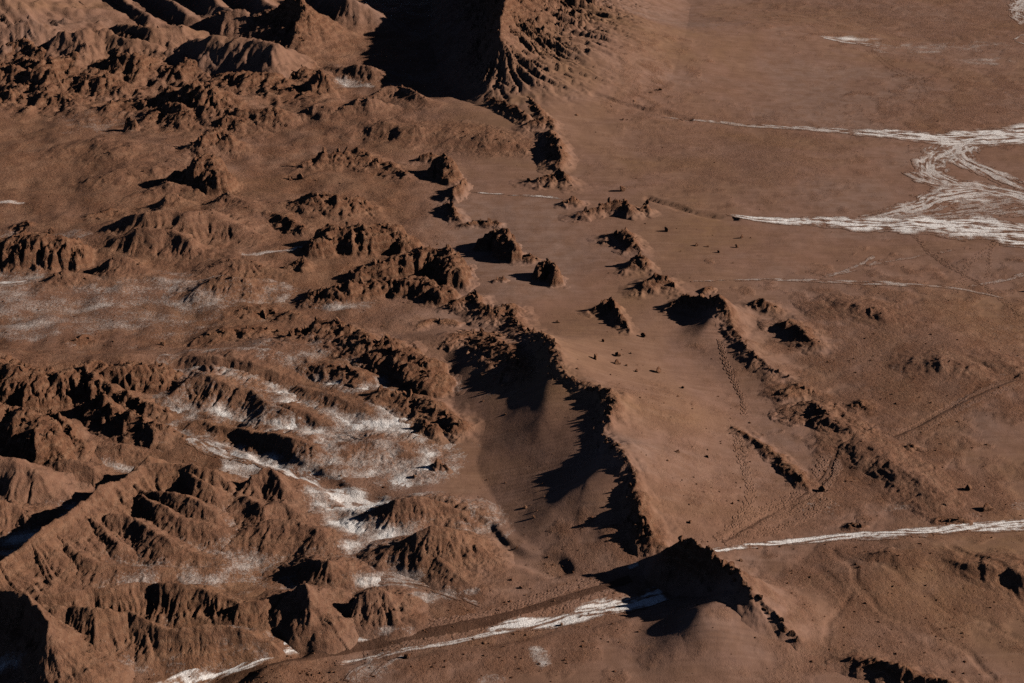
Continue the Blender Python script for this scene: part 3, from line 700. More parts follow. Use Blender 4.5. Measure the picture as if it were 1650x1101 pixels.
# --- the rough badlands, top left
G = 'rough dark ridges of the upper left badlands'
LF('eroded_hill', 'smooth pale brown mountain flank in the top left corner with slanting ribs', 'hill',
   Form('soft', [(-120,-40,15),(-40,-40,14),(40,-45,12),(150,-70,10)], 60, (26, 26, 24, 20), rill=.34, rl=8, rough=.08, rock=.25), res=1.3)
for pts, wl, wr, lb in [
    ([(30,-25,6),(70,2,5),(108,28,3.6),(150,52,1.2)], 6, 5, 'smooth lit rib slanting down the corner mountain flank, first from the left edge'),
    ([(95,-30,6),(128,-2,5),(150,22,3.2),(168,42,1.2)], 5, 5, 'narrow smooth rib slanting down the corner mountain flank, second from the left edge'),
    ([(160,-35,7),(205,2,5.5),(240,22,4),(272,42,1.5)], 7, 6, 'fat lit rib with dark gullied side, third from the left along the top edge'),
    ([(225,-35,7),(258,-5,5.5),(288,14,4.5),(325,45,1.5)], 7, 6, 'rounded rib dropping from the top edge above the bean shaped hill'),
    ([(318,-35,7),(345,-2,5),(376,20,3)], 7, 6, 'short pale rib at the top edge between two dark gullies'),
    ([(400,-35,7),(425,0,5),(450,14,3.6)], 7, 7, 'low rib at the top edge just left of the dark peaked hill'),
    ([(530,-40,9),(560,-5,7),(590,18,5),(625,42,2)], 8, 9, 'shadowed spur at the top edge beside the huge dark hill'),
]:
    LF('eroded_spur', lb, 'spur', Form('soft', pts, wl, wr, rill=.22, rl=3, rough=.08, rock=.3), group='ribs along the top edge', res=1.2)
LF('eroded_hill', 'smooth topped dark faced step in the left corner under the mountain flank', 'hill',
   Form('soft', [(-60,38,7),(0,34,8),(45,35,8),(75,40,7),(98,56,2.5)], 12, (9, 10, 9, 8, 6), p=1.2, rock=.3), res=1.1)
LF('eroded_hill', 'long pale crest with a finely rilled front, left of the bean shaped hill', 'hill',
   Form('bad', [(55,72,2.5),(95,60,6),(135,57,7.5),(170,60,7),(215,68,5.5),(265,78,3)], 10, (10, 12, 13, 12, 10, 8), rock=.4), res=1.1)
LF('eroded_hill', 'smooth bean shaped hill with a bulging dim front, upper left', 'hill',
   Form('soft', [(310,66,5.5),(345,62,7),(400,63,7.5),(440,67,7),(462,80,4)], (9, 9, 9, 9, 7), (8, 8, 9, 9, 7), p=.95, round=.6, rill=.2, rl=5, hk=1.1, warp=.5, rock=.25), res=1.1)
LF('eroded_spur', 'smooth pale tongue running down in front of the bean shaped hill', 'spur',
   Form('soft', [(318,70,5),(330,85,4.2),(342,100,3),(356,112,1)], 6, 5, rock=.3), res=1.1)
LF('rocky_hill', 'dark peaked hill with a lit fan shaped flank beside the bean shaped hill', 'hill',
   Form('rock', [(470,-15,12),(488,6,11),(492,22,9.5),(480,42,7),(485,62,4),(492,84,1)], (18, 18, 17, 16, 12, 6), (16, 14, 12, 10, 7, 4), p=1.15, crest=.12, rough=.25, rill=.35, rl=3), crags=12, csize=.9, res=1.1)
LF('rocky_hill', 'black rock hill with dim lit knobs behind the bean shaped hill', 'hill',
   Form('bad', [(335,40,3),(365,26,6.5),(395,24,6.5),(412,36,4)], 9, 8, rock=.5), crags=6, csize=.9, res=1.1)
LF('eroded_hill', 'shadowed rilled hill front between the ribs and the long pale crest', 'hill',
   Form('bad', [(165,52,3),(200,42,6),(245,44,6.5),(290,46,6.5),(325,60,3)], 9, 9, rock=.4), crags=4, csize=.7, res=1.1)
for pts, wl, wr, cg, lb in [
    ([(0,68,3),(22,62,4.5),(45,70,4.5),(65,78,4),(80,95,1.5)], 6, 6, 9, 'knobbly crest of rocks at the left edge beneath the corner step'),
    ([(30,98,2.5),(70,95,4),(120,94,3.4),(150,100,1.5)], 7, 6, 9, 'dark rock band below the long pale crest, left piece'),
    ([(165,92,3),(195,88,5),(220,87,5.5),(245,100,3)], 7, 7, 10, 'dark rugged rock hump below the long pale crest, right piece'),
    ([(-20,108,4),(20,108,5),(55,112,5.5),(85,113,5.5),(100,128,3)], 7, 7, 12, 'black cliff band of rough rocks at the left edge of the badlands'),
    ([(110,128,2.5),(140,122,4),(170,126,4),(190,140,2)], 7, 7, 10, 'tangle of brown rocks right of the black cliff band'),
    ([(262,112,1.5),(285,104,3.5),(305,108,3.5),(325,120,1.5)], 6, 6, 8, 'pale lumpy rocks under the left end of the bean shaped hill'),
    ([(60,150,2),(85,143,4),(105,148,4),(120,165,1.5)], 6, 6, 9, 'black rock knot on the lower left edge of the badlands'),
    ([(-10,150,2),(18,148,3),(42,158,1.5)], 6, 6, 5, 'dim brown hummock at the left edge below the black cliff band'),
    ([(235,160,2.5),(275,142,5.5),(310,134,6.5),(340,136,6.5),(355,160,4),(372,188,1.5)], 9, 9, 18, 'large dark crag with an orange crest in the middle of the badlands'),
    ([(170,172,1.5),(200,160,3),(235,164,3),(255,180,1.2)], 6, 6, 9, 'dark rocks left of the large orange crested crag'),
    ([(240,185,2.5),(268,168,4.5),(292,170,4.5),(308,195,1.5)], 7, 7, 10, 'black rock dome with a lit rounded end below the orange crested crag'),
    ([(355,118,2),(385,116,3.5),(420,118,3.5),(455,125,3),(480,140,1.5)], 8, 9, 8, 'brown lumpy slope below the bean shaped hill'),
    ([(430,135,1.5),(465,142,2.5),(500,155,1.5)], 8, 8, 6, 'brown earthen slope left of the rock tower'),
    ([(360,182,1.2),(385,176,3.2),(420,174,3.2),(446,172,3.6),(450,182,1.5)], 4, 4.5, 8, 'flat rock slab with a dark undercut front, right of the badlands'),
    ([(345,205,1.2),(365,186,3.2),(380,190,2.6),(400,206,.8)], 6, 6, 5, 'brown cone of earth below the flat rock slab'),
    ([(470,122,2),(488,108,4),(502,112,3)], 5, 5, 6, 'broken pale rocks up against the rock tower'),
]:
    LF('rock_ridge', lb, 'rock ridge', Form('rock', pts, wl * 1.4, wr * 1.3, p=1.1, pL=1.3, rf=.4, rough=.2, crest=.2, rill=.3, rillL=.9, rl=2.6, hk=1.0), group=G, crags=int(cg * .6), csize=.8, res=1.1)
LF('rock_tower', 'upright rock tower with an orange lit edge, left of the white salt patch', 'rock tower',
   Form('rock', [(506,122,4),(513,112,7.0),(519,118,6.5),(521,140,2.5)], 3.2, 4, p=.9, crest=.15), crags=10, csize=.8)
LF('eroded_hill', 'dark salt footed hill behind the white salt patch in the upper left', 'hill',
   Form('bad', [(545,112,1.5),(575,104,3.6),(600,106,3.2),(625,124,1)], 7, 6), saltlow=.3)
LF('rock_outcrop', 'black rounded rock in front of the salt patch below the great hill', 'outcrop',
   Form('mound', [(492,182,1.0),(510,168,2.6),(535,174,1.6)], 5, 4, p=1.4), crags=3, csize=.6)
LF('rock_outcrop', 'broad black rounded rock with lit right rim beside the smaller black rounded rock', 'outcrop',
   Form('mound', [(545,178,1.2),(575,160,3.6),(600,158,3.4),(614,172,1.4)], 6, 5, p=1.4), crags=4, csize=.6)
LF('rock_ridge', 'pale rim of earth around the pit under the great dark hill', 'rock ridge',
   Form('bad', [(600,155,1.5),(622,142,3.4),(650,142,3.4),(672,152,2.6),(690,166,1)], 6, 6), crags=6, csize=.6)

# --- salt slopes of the left middle
LF('eroded_hill', 'long low brown bank with a dark rilled front above the salt slopes', 'hill',
   Form(style='bad', hk=.60, rill=.3, pts=[(300,578,1.5),(345,573,2.4),(380,582,2.4),(430,596,2.2),(475,612,1.6),(520,628,.8)], wL=6, wR=(4, 4, 4, 4, 4, 3)), saltlow=.42)
LF('eroded_hill', 'salt frosted hill with steep rilled front in the left middle', 'hill',
   Form(style='bad', hk=.60, rill=.3, pts=[(270,640,2.0),(300,612,4.2),(330,604,4.8),(365,614,4.6),(410,634,3.8),(440,655,2.4),(490,672,.8)], wL=(7, 8, 8, 8, 8, 7, 5), wR=(5, 6, 7, 7, 7, 6, 4)), salt=.30, saltlow=.30, crags=3, csize=.4)
LF('eroded_hill', 'low salt streaked spur with a small dark cave, right of the frosted hill', 'hill',
   Form(style='bad', hk=.60, rill=.3, pts=[(425,655,1.6),(455,652,2.2),(490,662,1.8),(530,685,.8)], wL=6, wR=4), saltlow=.5)
LF('eroded_hill', 'pale salt streaked rounded spur near the dark craggy ridge', 'hill',
   Form(style='bad', hk=.60, rill=.3, pts=[(480,622,1.5),(520,632,2.2),(560,645,2.0),(610,668,.8)], wL=7, wR=5), salt=.22, saltlow=.4)
LF('eroded_hill', 'long salt fronted bank with two black hollows above the white salt stream', 'hill',
   Form(style='bad', hk=.60, rill=.3, pts=[(300,680,1.6),(330,678,2.4),(380,690,2.8),(420,698,3.4),(460,700,3.6),(490,712,2.8),(530,735,1.0)], wL=6, wR=(4, 5, 5, 5, 5, 5, 4)), salt=.12, saltlow=.45)
LF('eroded_hill', 'wide salt speckled slope beside the sand bowl', 'hill',
   Form(style='bad', hk=.60, rill=.3, pts=[(545,722,1.4),(590,708,2.4),(640,712,2.2),(675,740,.8)], wL=8, wR=8), salt=.5)
# --- left edge cliffs
LF('rock_cliff', 'long dark scarp under a smooth brown rim at the left edge', 'cliff',
   Form('butte', [(-60,575,5.0),(0,586,5.0),(50,598,4.6),(95,600,4.6),(130,598,4.2)], 7, (7, 7, 7, 6, 5), crest=.12, rill=.4), crags=6, csize=.6)
LF('rock_ridge', 'pale sharp ridge running down right from a black hollow, upper of three at left', 'rock ridge',
   Form('rock', [(125,596,3.8),(140,590,4.8),(155,612,4.0),(195,625,3.2),(235,645,2.4),(275,668,.8)], (6, 6, 6, 6, 6, 4), (4, 4, 4, 4, 4, 3), p=1.2), crags=18, csize=.5)
LF('rock_ridge', 'pale sharp ridge above the biggest black hollow, middle of three at left', 'rock ridge',
   Form('rock', [(145,645,2.8),(163,630,4.8),(180,652,3.8),(215,668,3.2),(250,682,2.4),(285,695,.8)], (5, 5, 6, 6, 5, 4), (4, 4.5, 4, 4, 4, 3), p=1.2), crags=20, csize=.55)
LF('rock_ridge', 'short pale rib lowest of three at left, beside the black cave', 'rock ridge',
   Form('rock', [(75,665,2.6),(84,656,3.8),(100,676,3.2),(125,708,2.4),(150,735,.8)], 5, 4, p=1.2), crags=12, csize=.5)
LF('rock_cliff', 'rocky bluff at the left edge hiding a deep black cave', 'cliff',
   Form('butte', [(-50,650,5.5),(0,654,6.0),(40,660,6.0),(62,685,5.0),(72,715,3)], 6, (7, 7, 7, 6, 4), crest=.2), crags=12, csize=.6)
LF('rock_cliff', 'dark low cliff piece behind the upper pale ridge', 'cliff',
   Form('butte', [(172,605,2.6),(210,592,3.4),(245,592,3.2),(262,605,2)], 5, 4.5, rill=.4), crags=5, csize=.5)
LF('eroded_mound', 'small rilled knob of earth above the left dry stream', 'mound',
   Form('bad', [(170,722,1.2),(195,712,2.2),(220,722,1.2)], 4, 3.5), saltlow=.25)
LF('eroded_hill', 'smooth lit hill at the left edge between the cave and the dry stream', 'hill',
   Form('soft', [(-60,730,4.5),(0,740,4.5),(30,746,4.4),(62,758,3.6),(100,776,2.2),(130,788,.8)], (8, 8, 8, 8, 7, 5), (6, 6, 6, 6, 6, 4), rock=.5), saltlow=.2)
LF('eroded_mound', 'low rilled bank behind the smooth lit hill at left', 'mound',
   Form('bad', [(75,748,1.6),(110,742,2.4),(145,748,2.2),(165,762,1)], 5, 4), saltlow=.25)
LF('eroded_hill', 'rounded brown hill at the left edge with salt at its foot', 'hill',
   Form('bad', [(-40,808,3.5),(0,806,3.6),(30,812,3.4),(60,826,1.8),(80,838,.7)], 6, 5, p=1.1), saltlow=.4)

# --- the great furrowed badland hill, lower left: one crest and its spurs
LF('furrowed_hill', 'great furrowed brown hill at lower left, its main crest falling to the left edge', 'hill',
   Form('bad', [(-60,935,3.6),(0,905,4.4),(50,868,5.2),(88,836,5.6),(122,816,5.4),(160,784,5.4),(198,770,5.0),(232,746,4.6),(290,748,4.2),(345,756,3.8),(372,775,2.6)], (5, 5, 5, 5, 5, 5, 5, 5, 6, 6, 5), (9, 10, 10.5, 11, 11, 10, 9, 8.5, 7.5, 6, 5), p=1.25, rl=3.0, rill=.22), saltlow=.18, res=1.0)
SP = 'spurs of the great furrowed hill'
for pts, wl, wr, lb in [
    ([(70,850,5.7),(100,868,5.0),(130,888,4.1),(155,908,3.0),(200,914,2.1),(280,916,1.6),(345,912,1.5),(388,918,0.6)], 4, 5, 'lowest long spur of the furrowed hill, curving right to the salt flat'),
    ([(125,822,5.7),(160,845,4.7),(190,872,3.2),(225,906,0.7)], 4.5, 4, 'steep spur dropping from the middle of the furrowed crest'),
    ([(178,826,5.0),(215,832,4.8),(240,850,4.1),(270,868,3.4),(320,892,2.4),(388,912,0.7)], 5, 4.5, 'long thin spur in the middle of the furrowed hill with a salty gully below'),
    ([(222,795,4.8),(255,812,4.3),(285,835,3.4),(330,846,2.9),(380,852,2.0),(410,868,0.7)], 5, 4.5, 'spur of the furrowed hill that runs into the salty gully, upper middle'),
    ([(200,770,5.4),(235,790,4.5),(275,794,4.1),(320,806,3.8),(350,828,2.5),(368,848,0.7)], 4.5, 4.5, 'upper spur of the furrowed hill with dark notched front'),
    ([(290,750,4.7),(315,770,4.1),(345,785,3.6),(365,800,2.1),(385,812,0.7)], 5, 5, 'short blunt spur at the top right of the furrowed hill'),
    ([(395,800,2.7),(425,815,3.2),(455,808,3.4),(480,825,2.4),(505,842,0.7)], 5, 5, 'rounded rilled spur below the peaked knoll'),
    ([(400,850,2.5),(440,838,3.4),(475,838,3.4),(510,850,2.5),(550,868,0.7)], 5, 6, 'low rilled end spur reaching the white salt flat'),
]:
    LF('furrowed_spur', lb, 'spur', Form('bad', pts, wl * 1.1, wr * 1.25, p=1.35, rl=1.6, rill=.15, warp=.3, hk=.82), group=SP, saltlow=.38)
LF('furrowed_knoll', 'peaked brown knoll beside the white salt stream at the end of the furrowed hill', 'knoll',
   Form('bad', [(388,792,1.8),(405,766,3.6),(422,755,4.2),(440,757,4.0),(462,780,2.6),(490,802,.8)], 4.5, 4.5, p=1.2, rl=1.4, rill=.2))
LF('eroded_knoll', 'small dark tipped knoll on the skyline of the furrowed hill', 'knoll',
   Form('bad', [(220,750,2.5),(238,734,3.6),(258,742,2.2)], 4, 4))
LF('eroded_knoll', 'dark dome knoll in the salty gully mouth', 'knoll',
   Form('bad', [(470,912,1.4),(500,900,2.6),(530,900,3.0),(555,915,1.4)], 5, 4.5, p=1.2), saltlow=.4)
# --- front rank
LF('furrowed_ridge', 'deeply rilled front ridge at lower left ending beside the dirt track', 'ridge',
   Form('bad', [(70,974,5.8),(110,976,5.9),(150,980,5.8),(205,982,5.4),(235,1000,4.4),(270,1010,3.6),(300,1012,3.3),(335,1006,3.4),(365,1008,3.0),(400,1014,2.3),(430,1030,1.4),(450,1046,.4)], (5, 5, 5, 5, 5, 4, 4, 4, 4, 3, 2, 1), (7, 7, 6.6, 5.6, 4.6, 3.6, 3.2, 3.3, 3, 2.3, 1.5, .8), p=1.25, rl=2.4, rill=.22, warp=.3), saltlow=.36)
LF('furrowed_ridge', 'black sided bluff in the lower left corner', 'ridge',
   Form('bad', [(-40,946,6.2),(0,950,6.6),(40,957,7.0),(68,984,6.8),(80,1022,5.9),(94,1064,3.6),(104,1090,1)], (6, 6, 7, 8, 8, 7, 4), (5, 4.6, 4, 4, 4, 3.5, 2), p=.95, crest=.06), saltlow=.15)
LF('furrowed_ridge', 'rilled middle ridge behind the front ridge at lower left', 'ridge',
   Form('bad', [(60,958,4.4),(110,955,4.4),(145,950,3.9),(190,944,4.4),(225,940,4.4),(262,938,4.4),(300,942,4.0),(340,952,3.2),(385,968,2.2)], (5, 5, 5, 5.5, 5.5, 5.5, 5.5, 4.5, 4), (4.5, 4.5, 4.5, 5, 5, 5, 5, 4.5, 3.5), p=1.3, rl=2.2, rill=.34), saltlow=.22)
LF('furrowed_hill', 'pyramid shaped brown hill with a black left face beside the dirt track', 'hill',
   Form('bad', [(482,944,5.2),(492,939,6.4),(497,962,5.2),(499,995,2.2),(500,1018,.4)], (5.5, 6.5, 6, 4, 1.6), (4.2, 4.4, 3.8, 2.4, 1.2), p=1.0, rl=1.4, rill=.10, warp=.4))
LF('furrowed_ridge', 'low dark saddle ridge joining the middle ridge to the pyramid shaped hill', 'ridge',
   Form('bad', [(385,972,2.4),(420,968,2.4),(452,960,2.8),(474,952,3.0)], 5, 3.4, p=1.3, rl=1.6, rill=.25))
LF('furrowed_hill', 'twin peaked rilled hill right of the pyramid shaped hill', 'hill',
   Form('bad', [(545,978,2.6),(580,956,3.6),(604,946,4.2),(618,952,3.6),(630,980,2.0),(648,1000,.6)], (5, 5, 5.5, 6, 4.5, 3), (4, 4.2, 4.4, 4.2, 3.5, 2), p=1.25, rl=1.8, rill=.34))
LF('eroded_hill', 'cone hill with a black left face and smooth lit right face, by the salt flat', 'hill',
   Form('bad', [(630,880,2.0),(662,862,3.6),(692,848,4.9),(712,850,4.5),(740,856,3.6),(765,876,2.2),(790,898,.6)], (5, 5, 5, 6, 6, 5, 3), (3.5, 4, 4.6, 5.5, 5.5, 5, 3.5), p=1.1, rl=1.3, rill=.15, crest=.05), saltlow=.1)
LF('eroded_hill', 'tail of brown earth in front of the cone hill', 'hill',
   Form('bad', [(696,852,3.6),(698,885,2.4),(722,918,1.4),(770,945,.5)], 6, 3, p=1.2, rl=1.4, rill=.15), saltlow=.1)
LF('eroded_hill', 'rounded salt footed hill just behind the cone hill', 'hill',
   Form('bad', [(600,825,1.4),(635,804,3.2),(668,797,3.6),(705,806,3.0),(740,824,1.8),(765,850,.6)], 6, 5), saltlow=.5)
# ------------------------------------------------------------------ salt left by the streams: thin crusts along their beds
def salt_stream(line, w0, w1, dens=(.9, .9), name='salt_crust', strands=1.0, seed=1, label=None):
    P = np.array([at0(u, v, float(base(np.array([at0(u, v)[0]]), np.array([at0(u, v)[1]]))[0])) for u, v in line])
    # rounded line
    for _ in range(2):
        Q = [P[0]]
        for a, b in zip(P[:-1], P[1:]): Q += [a * .75 + b * .25, a * .25 + b * .75]
        Q.append(P[-1]); P = np.array(Q)
    seg = np.hypot(*(P[1:] - P[:-1]).T); cum = np.concatenate([[0], np.cumsum(seg)])
    n = max(8, int(cum[-1] / .28)); t = np.linspace(0, cum[-1], n)
    cx, cy = np.interp(t, cum, P[:, 0]), np.interp(t, cum, P[:, 1])
    tx, ty = np.gradient(cx), np.gradient(cy); l = np.hypot(tx, ty); tx, ty = tx / l, ty / l
    wd = w0 + (w1 - w0) * (t / cum[-1])
    m = max(5, int(max(w0, w1) / .12)); k = np.linspace(-1, 1, m)
    D = wd[:, None] * k[None, :] * .5
    X = cx[:, None] - ty[:, None] * D; Y = cy[:, None] + tx[:, None] * D
    Tm = np.repeat(t[:, None], m, 1)
    x, y, d, T = X.ravel(), Y.ravel(), D.ravel(), Tm.ravel()
    kk = np.repeat(k[None, :], n, 0).ravel()
    dw = d + .8 * pn(T / 7, d / 3, seed + 3)
    braid = fbm(T / 7.0, dw / (1.0 * strands), 4, seed) + .45 * fbm(T / 1.6, dw / (.55 * strands), 3, seed + 7) + .45 * fbm(x / (1.7 * strands), y / (1.7 * strands), 3, seed + 17)
    edge = 1 - np.abs(kk + .35 * fbm(T / 5, kk * 0 + .3, 3, seed + 11)) ** 2.2
    tt = T / cum[-1]
    den = dens[0] + (dens[1] - dens[0]) * tt
    s_ = np.clip(edge * 1.3, -1, 1) * den - 1.05 * np.maximum(braid + .16, 0) - .10
    ends = sstep(0, .04, tt) * (1 - sstep(.95, 1.0, tt))
    s_ = s_ * ends
    F = grid_faces(n, m)
    keep = (s_[F] > .12).any(1); F = F[keep]
    if not len(F): print('EMPTY', seed); return
    used = np.unique(F); idx = np.full(x.size, -1, np.int32); idx[used] = np.arange(len(used)); F = idx[F]
    x, y, s_ = x[used], y[used], s_[used]
    z = base(x, y) + .045 + .03 * np.clip(s_, 0, 1)
    me = mesh_from(name, np.stack([x, y, z], -1), F[:, ::-1] if False else F, dict(rock=np.full(len(x), .35), salt=np.clip(s_ * .98, 0, 1), ripple=np.zeros(len(x))), M_GROUND)
    link(name, me, kind='stuff', label=label)

salt_stream([(1062,190),(1110,196),(1200,202),(1290,207),(1380,214)], .8, 4.5, (.75, .85), seed=2)
salt_stream([(1360,211),(1440,217),(1530,225),(1600,222),(1700,214),(1850,208),(2050,200)], 5, 32, (1.0, 1.25), seed=3)
salt_stream([(1555,228),(1530,240),(1505,256),(1500,275),(1520,290),(1545,300)], 12, 6, (.9, .85), seed=4)
salt_stream([(1560,232),(1545,245),(1560,262),(1590,278),(1640,300),(1690,315),(1780,322)], 8, 5, (.9, .8), seed=5)
salt_stream([(1455,276),(1480,288),(1520,302),(1570,300),(1630,312),(1690,330),(1800,348),(1900,360)], 4, 14, (.75, 1.05), seed=6)
salt_stream([(1600,312),(1550,312),(1510,318),(1490,330),(1440,343),(1385,352)], 14, 3, (.95, .8), seed=8)
salt_stream([(1660,325),(1600,335),(1540,345),(1480,352),(1430,358)], 18, 4, (.65, .7), seed=9)
salt_stream([(1165,350),(1220,354),(1300,358),(1390,362),(1480,364),(1560,368),(1680,378),(1830,388),(2000,396)], .8, 28, (1.1, 1.15), seed=10)
salt_stream([(1110,454),(1190,452),(1280,450),(1350,455),(1450,459)], .5, 2.6, (.7, .7), seed=12)
salt_stream([(1420,457),(1500,461),(1560,468),(1620,482)], 2.6, .5, (.75, .55), seed=13)
salt_stream([(1320,449),(1360,438),(1390,428),(1415,413)], 1.0, 3.5, (.6, .6), seed=14)
salt_stream([(1405,427),(1440,419),(1500,411),(1540,402)], .8, 1.2, (.55, .45), seed=15)
salt_stream([(1560,462),(1605,455),(1660,440)], .8, 2.2, (.5, .7), seed=16)
salt_stream([(1110,894),(1165,886),(1230,877),(1320,868),(1400,863),(1490,858),(1570,852),(1680,842),(1820,828),(1980,806)], .9, 4.4, (1.15, 1.1), seed=17, strands=.42)
salt_stream([(1360,868),(1440,868),(1500,864)], 1.0, 1.4, (.6, .5), seed=18)
salt_stream([(1075,958),(1040,965),(1000,975),(920,995),(850,1008),(780,1020)], 4.0, 2.2, (1.25, 1.1), seed=19, strands=.42)
salt_stream([(800,1020),(700,1040),(620,1054),(540,1068)], 1.0, 1.2, (.95, .9), seed=20, strands=.42)
salt_stream([(655,1018),(560,1032),(480,1048),(420,1062),(360,1081),(300,1102),(240,1130)], 1.2, 2.8, (.9, 1.2), seed=21, strands=.42)
salt_stream([(1010,915),(1030,908),(1060,893)], 1.2, 1.6, (.8, .9), seed=22)
salt_stream([(1325,61),(1350,66),(1380,70),(1420,76)], 1.5, 4, (.9, .7), seed=23)
salt_stream([(1660,-20),(1640,8),(1636,24),(1660,42)], 7, 5, (.9, .8), seed=24)
salt_stream([(1690,50),(1640,58),(1634,66),(1660,74)], 1.2, 1.0, (.8, .8), seed=25)
salt_stream([(745,309),(800,313),(860,316),(910,320)], .7, 1.3, (.8, .9), seed=26)
salt_stream([(-20,326),(20,326),(42,327)], 2.5, 1.2, (.9, .7), seed=27)
salt_stream([(-20,458),(30,456),(85,448)], 3.5, 2, (1.1, .7), seed=28)
salt_stream([(300,424),(360,414),(430,408),(500,402)], 1, 2.8, (.5, .95), seed=29)
salt_stream([(300,700),(360,730),(420,740),(470,770),(520,795),(600,810)], 4, 6, (.8, 1.0), seed=30)
salt_stream([(460,785),(520,800),(570,808),(640,835)], 5, 6, (1.1, .9), seed=31)
salt_stream([(560,925),(620,935),(680,945),(740,962),(780,978)], 2, 1.2, (.9, .6), seed=32)
salt_stream([(300,655),(400,680),(500,693),(580,695),(660,693)], .5, 1.2, (.3, .8), seed=33)
salt_stream([(640,910),(605,905),(580,925),(545,938)], 2, 1.4, (.8, .7), seed=34)
salt_stream([(775,800),(800,860),(790,880),(830,905)], .8, .8, (.5, .6), seed=35)
salt_stream([(560,1098),(575,1080),(600,1062),(590,1048)], .9, .9, (.8, .6), seed=36)
salt_stream([(600,1090),(620,1072),(650,1055)], .6, 1.0, (.7, .6), seed=37)

# ------------------------------------------------------------------ the trodden dirt track and the footpath
def track(line, w0, w1, name, lift=.05, rk=.35, seed=1):
    P = np.array([at0(u, v, zb(*at0(u, v))) for u, v in line])
    for _ in range(2):
        Q = [P[0]]
        for a, b in zip(P[:-1], P[1:]): Q += [a * .75 + b * .25, a * .25 + b * .75]
        Q.append(P[-1]); P = np.array(Q)
    seg = np.hypot(*(P[1:] - P[:-1]).T); cum = np.concatenate([[0], np.cumsum(seg)])
    n = max(8, int(cum[-1] / .3)); t = np.linspace(0, cum[-1], n)
    cx, cy = np.interp(t, cum, P[:, 0]), np.interp(t, cum, P[:, 1])
    tx, ty = np.gradient(cx), np.gradient(cy); l = np.hypot(tx, ty); tx, ty = tx / l, ty / l
    wd = (w0 + (w1 - w0) * t / cum[-1]) * (1 + .35 * fbm(t / 4, t * 0, 3, seed)); m = 9; k = np.linspace(-.5, .5, m)
    X = cx[:, None] - ty[:, None] * wd[:, None] * k; Y = cy[:, None] + tx[:, None] * wd[:, None] * k
    x, y = X.ravel(), Y.ravel(); kk = np.abs(np.repeat(k[None], n, 0).ravel()) * 2
    z = base(x, y) + np.where(kk > .95, -.05, lift + .02 * fbm(x * 1.5, y * 1.5, 2, seed))
    link(name, mesh_from(name, np.stack([x, y, z], -1), grid_faces(n, m), dict(rock=np.full(len(x), rk), salt=np.zeros(len(x)), ripple=np.zeros(len(x))), M_TRACK), kind='structure')
def zb(x, y): return float(base(np.array([x]), np.array([y]))[0])
track([(1015,932),(960,950),(880,975),(800,1000),(720,1018),(640,1031),(560,1045),(480,1060),(420,1076),(360,1097),(300,1124)], 1.3, 1.8, 'dirt_track', lift=.075, rk=.5, seed=4)
track([(1165,875),(1260,822),(1315,788),(1338,755),(1346,725),(1372,706)], .45, .4, 'footpath', rk=.2, seed=5)
track([(1440,705),(1480,690),(1540,655),(1590,632),(1660,610)], .4, .5, 'footpath', rk=.2, seed=6)

# ------------------------------------------------------------------ loose rocks
def zb(x, y): return float(base(np.array([x]), np.array([y]))[0])
def rock(u, v, s, name, label, group=None, mesh=None):
    x, y = at0(u, v, 0); z = zb(x, y); x, y = at0(u, v, z); z = zb(x, y)
    o = link(name, CRAG_MESHES[RND.randrange(9) if mesh is None else mesh], label=label, category='boulder', group=group)
    o.location = (x, y, z + s * .35); o.rotation_euler = (RND.uniform(-.6, .6), RND.uniform(-.6, .6), RND.uniform(0, 6.28))
    o.scale = (s, s * RND.uniform(.7, 1.1), s * RND.uniform(.7, 1.1))
for u, v, s, lb in [
    (1060,603,.75,'largest dark boulder alone on the rippled sand right of the jagged wall'),
    (994,592,.6,'upright dark boulder on the sand between the jagged wall and the broad ridge'),
    (995,577,.6,'dark boulder just behind the upright dark boulder on the sand'),
    (960,590,.6,'pale broken boulder on the sand close to the jagged wall crest'),
    (1025,604,.42,'small dark boulder between the upright boulder and the largest boulder on the sand'),
    (1100,629,.36,'tiny dark boulder at the upper end of the pale trace on the sand'),
    (1037,543,.5,'flat dark slab at the foot of the thin crooked spur'),
    (898,521,.55,'pale small boulder on the sand beside the broken crest'),
    (972,555,.4,'flat low rock on the sand behind the upright dark boulder'),
    (930,186,.9,'small boulder on the plain just right of the rocky spine'),
    (1003,308,.9,'dark boulder on the plain above the long jagged ridge'),
    (1655,470,.5,'dark boulder on the sand at the right edge'),
    (846,818,.42,'boulder in the middle of the sand bowl with a short shadow'),
    (860,833,.3,'smaller boulder just below the one in the middle of the sand bowl'),
    (1325,792,.5,'dark boulder beside the footpath fork'),
    (1510,768,.5,'dark boulder on the slope right of the long scrubby ridge'),
    (1560,790,.6,'dark boulder among gravel right of the long scrubby ridge'),
    (1590,822,.9,'dark rock beside the salt stream near the right edge'),
    (468,290,.9,'left of two small dark rocks on the pale flat'),
    (485,288,1.0,'right of two small dark rocks on the pale flat'),
    (83,377,1.0,'dark boulder on the left flat beside the orange brown cliffed hill'),
    (262,556,.6,'small light boulder on the low bank at left'),
    (425,513,.9,'dark boulder on the flat under the serrated rise'),
    (840,948,.3,'small rock at the foot of the brown earth below the sand bowl'),
    (657,1058,.6,'dark rock on the plain just below the dirt track'),
    (905,1008,.4,'small dark rock on the lower bank of the foreground salt stream'),
    (360,1074,.45,'dark small rock on the white edge of the dirt track'),
    (1140,738,.35,'small dark rock on the sand right of the jagged wall base'),
    (1193,905,.35,'dark rock just right of the foreground hill crest'),
    (1112,835,.4,'small rock on the lit slope above the foreground hill'),
    (668,770,.4,'dark small rock left of the little black pinnacle'),
]:
    rock(u, v, s, 'boulder', lb)
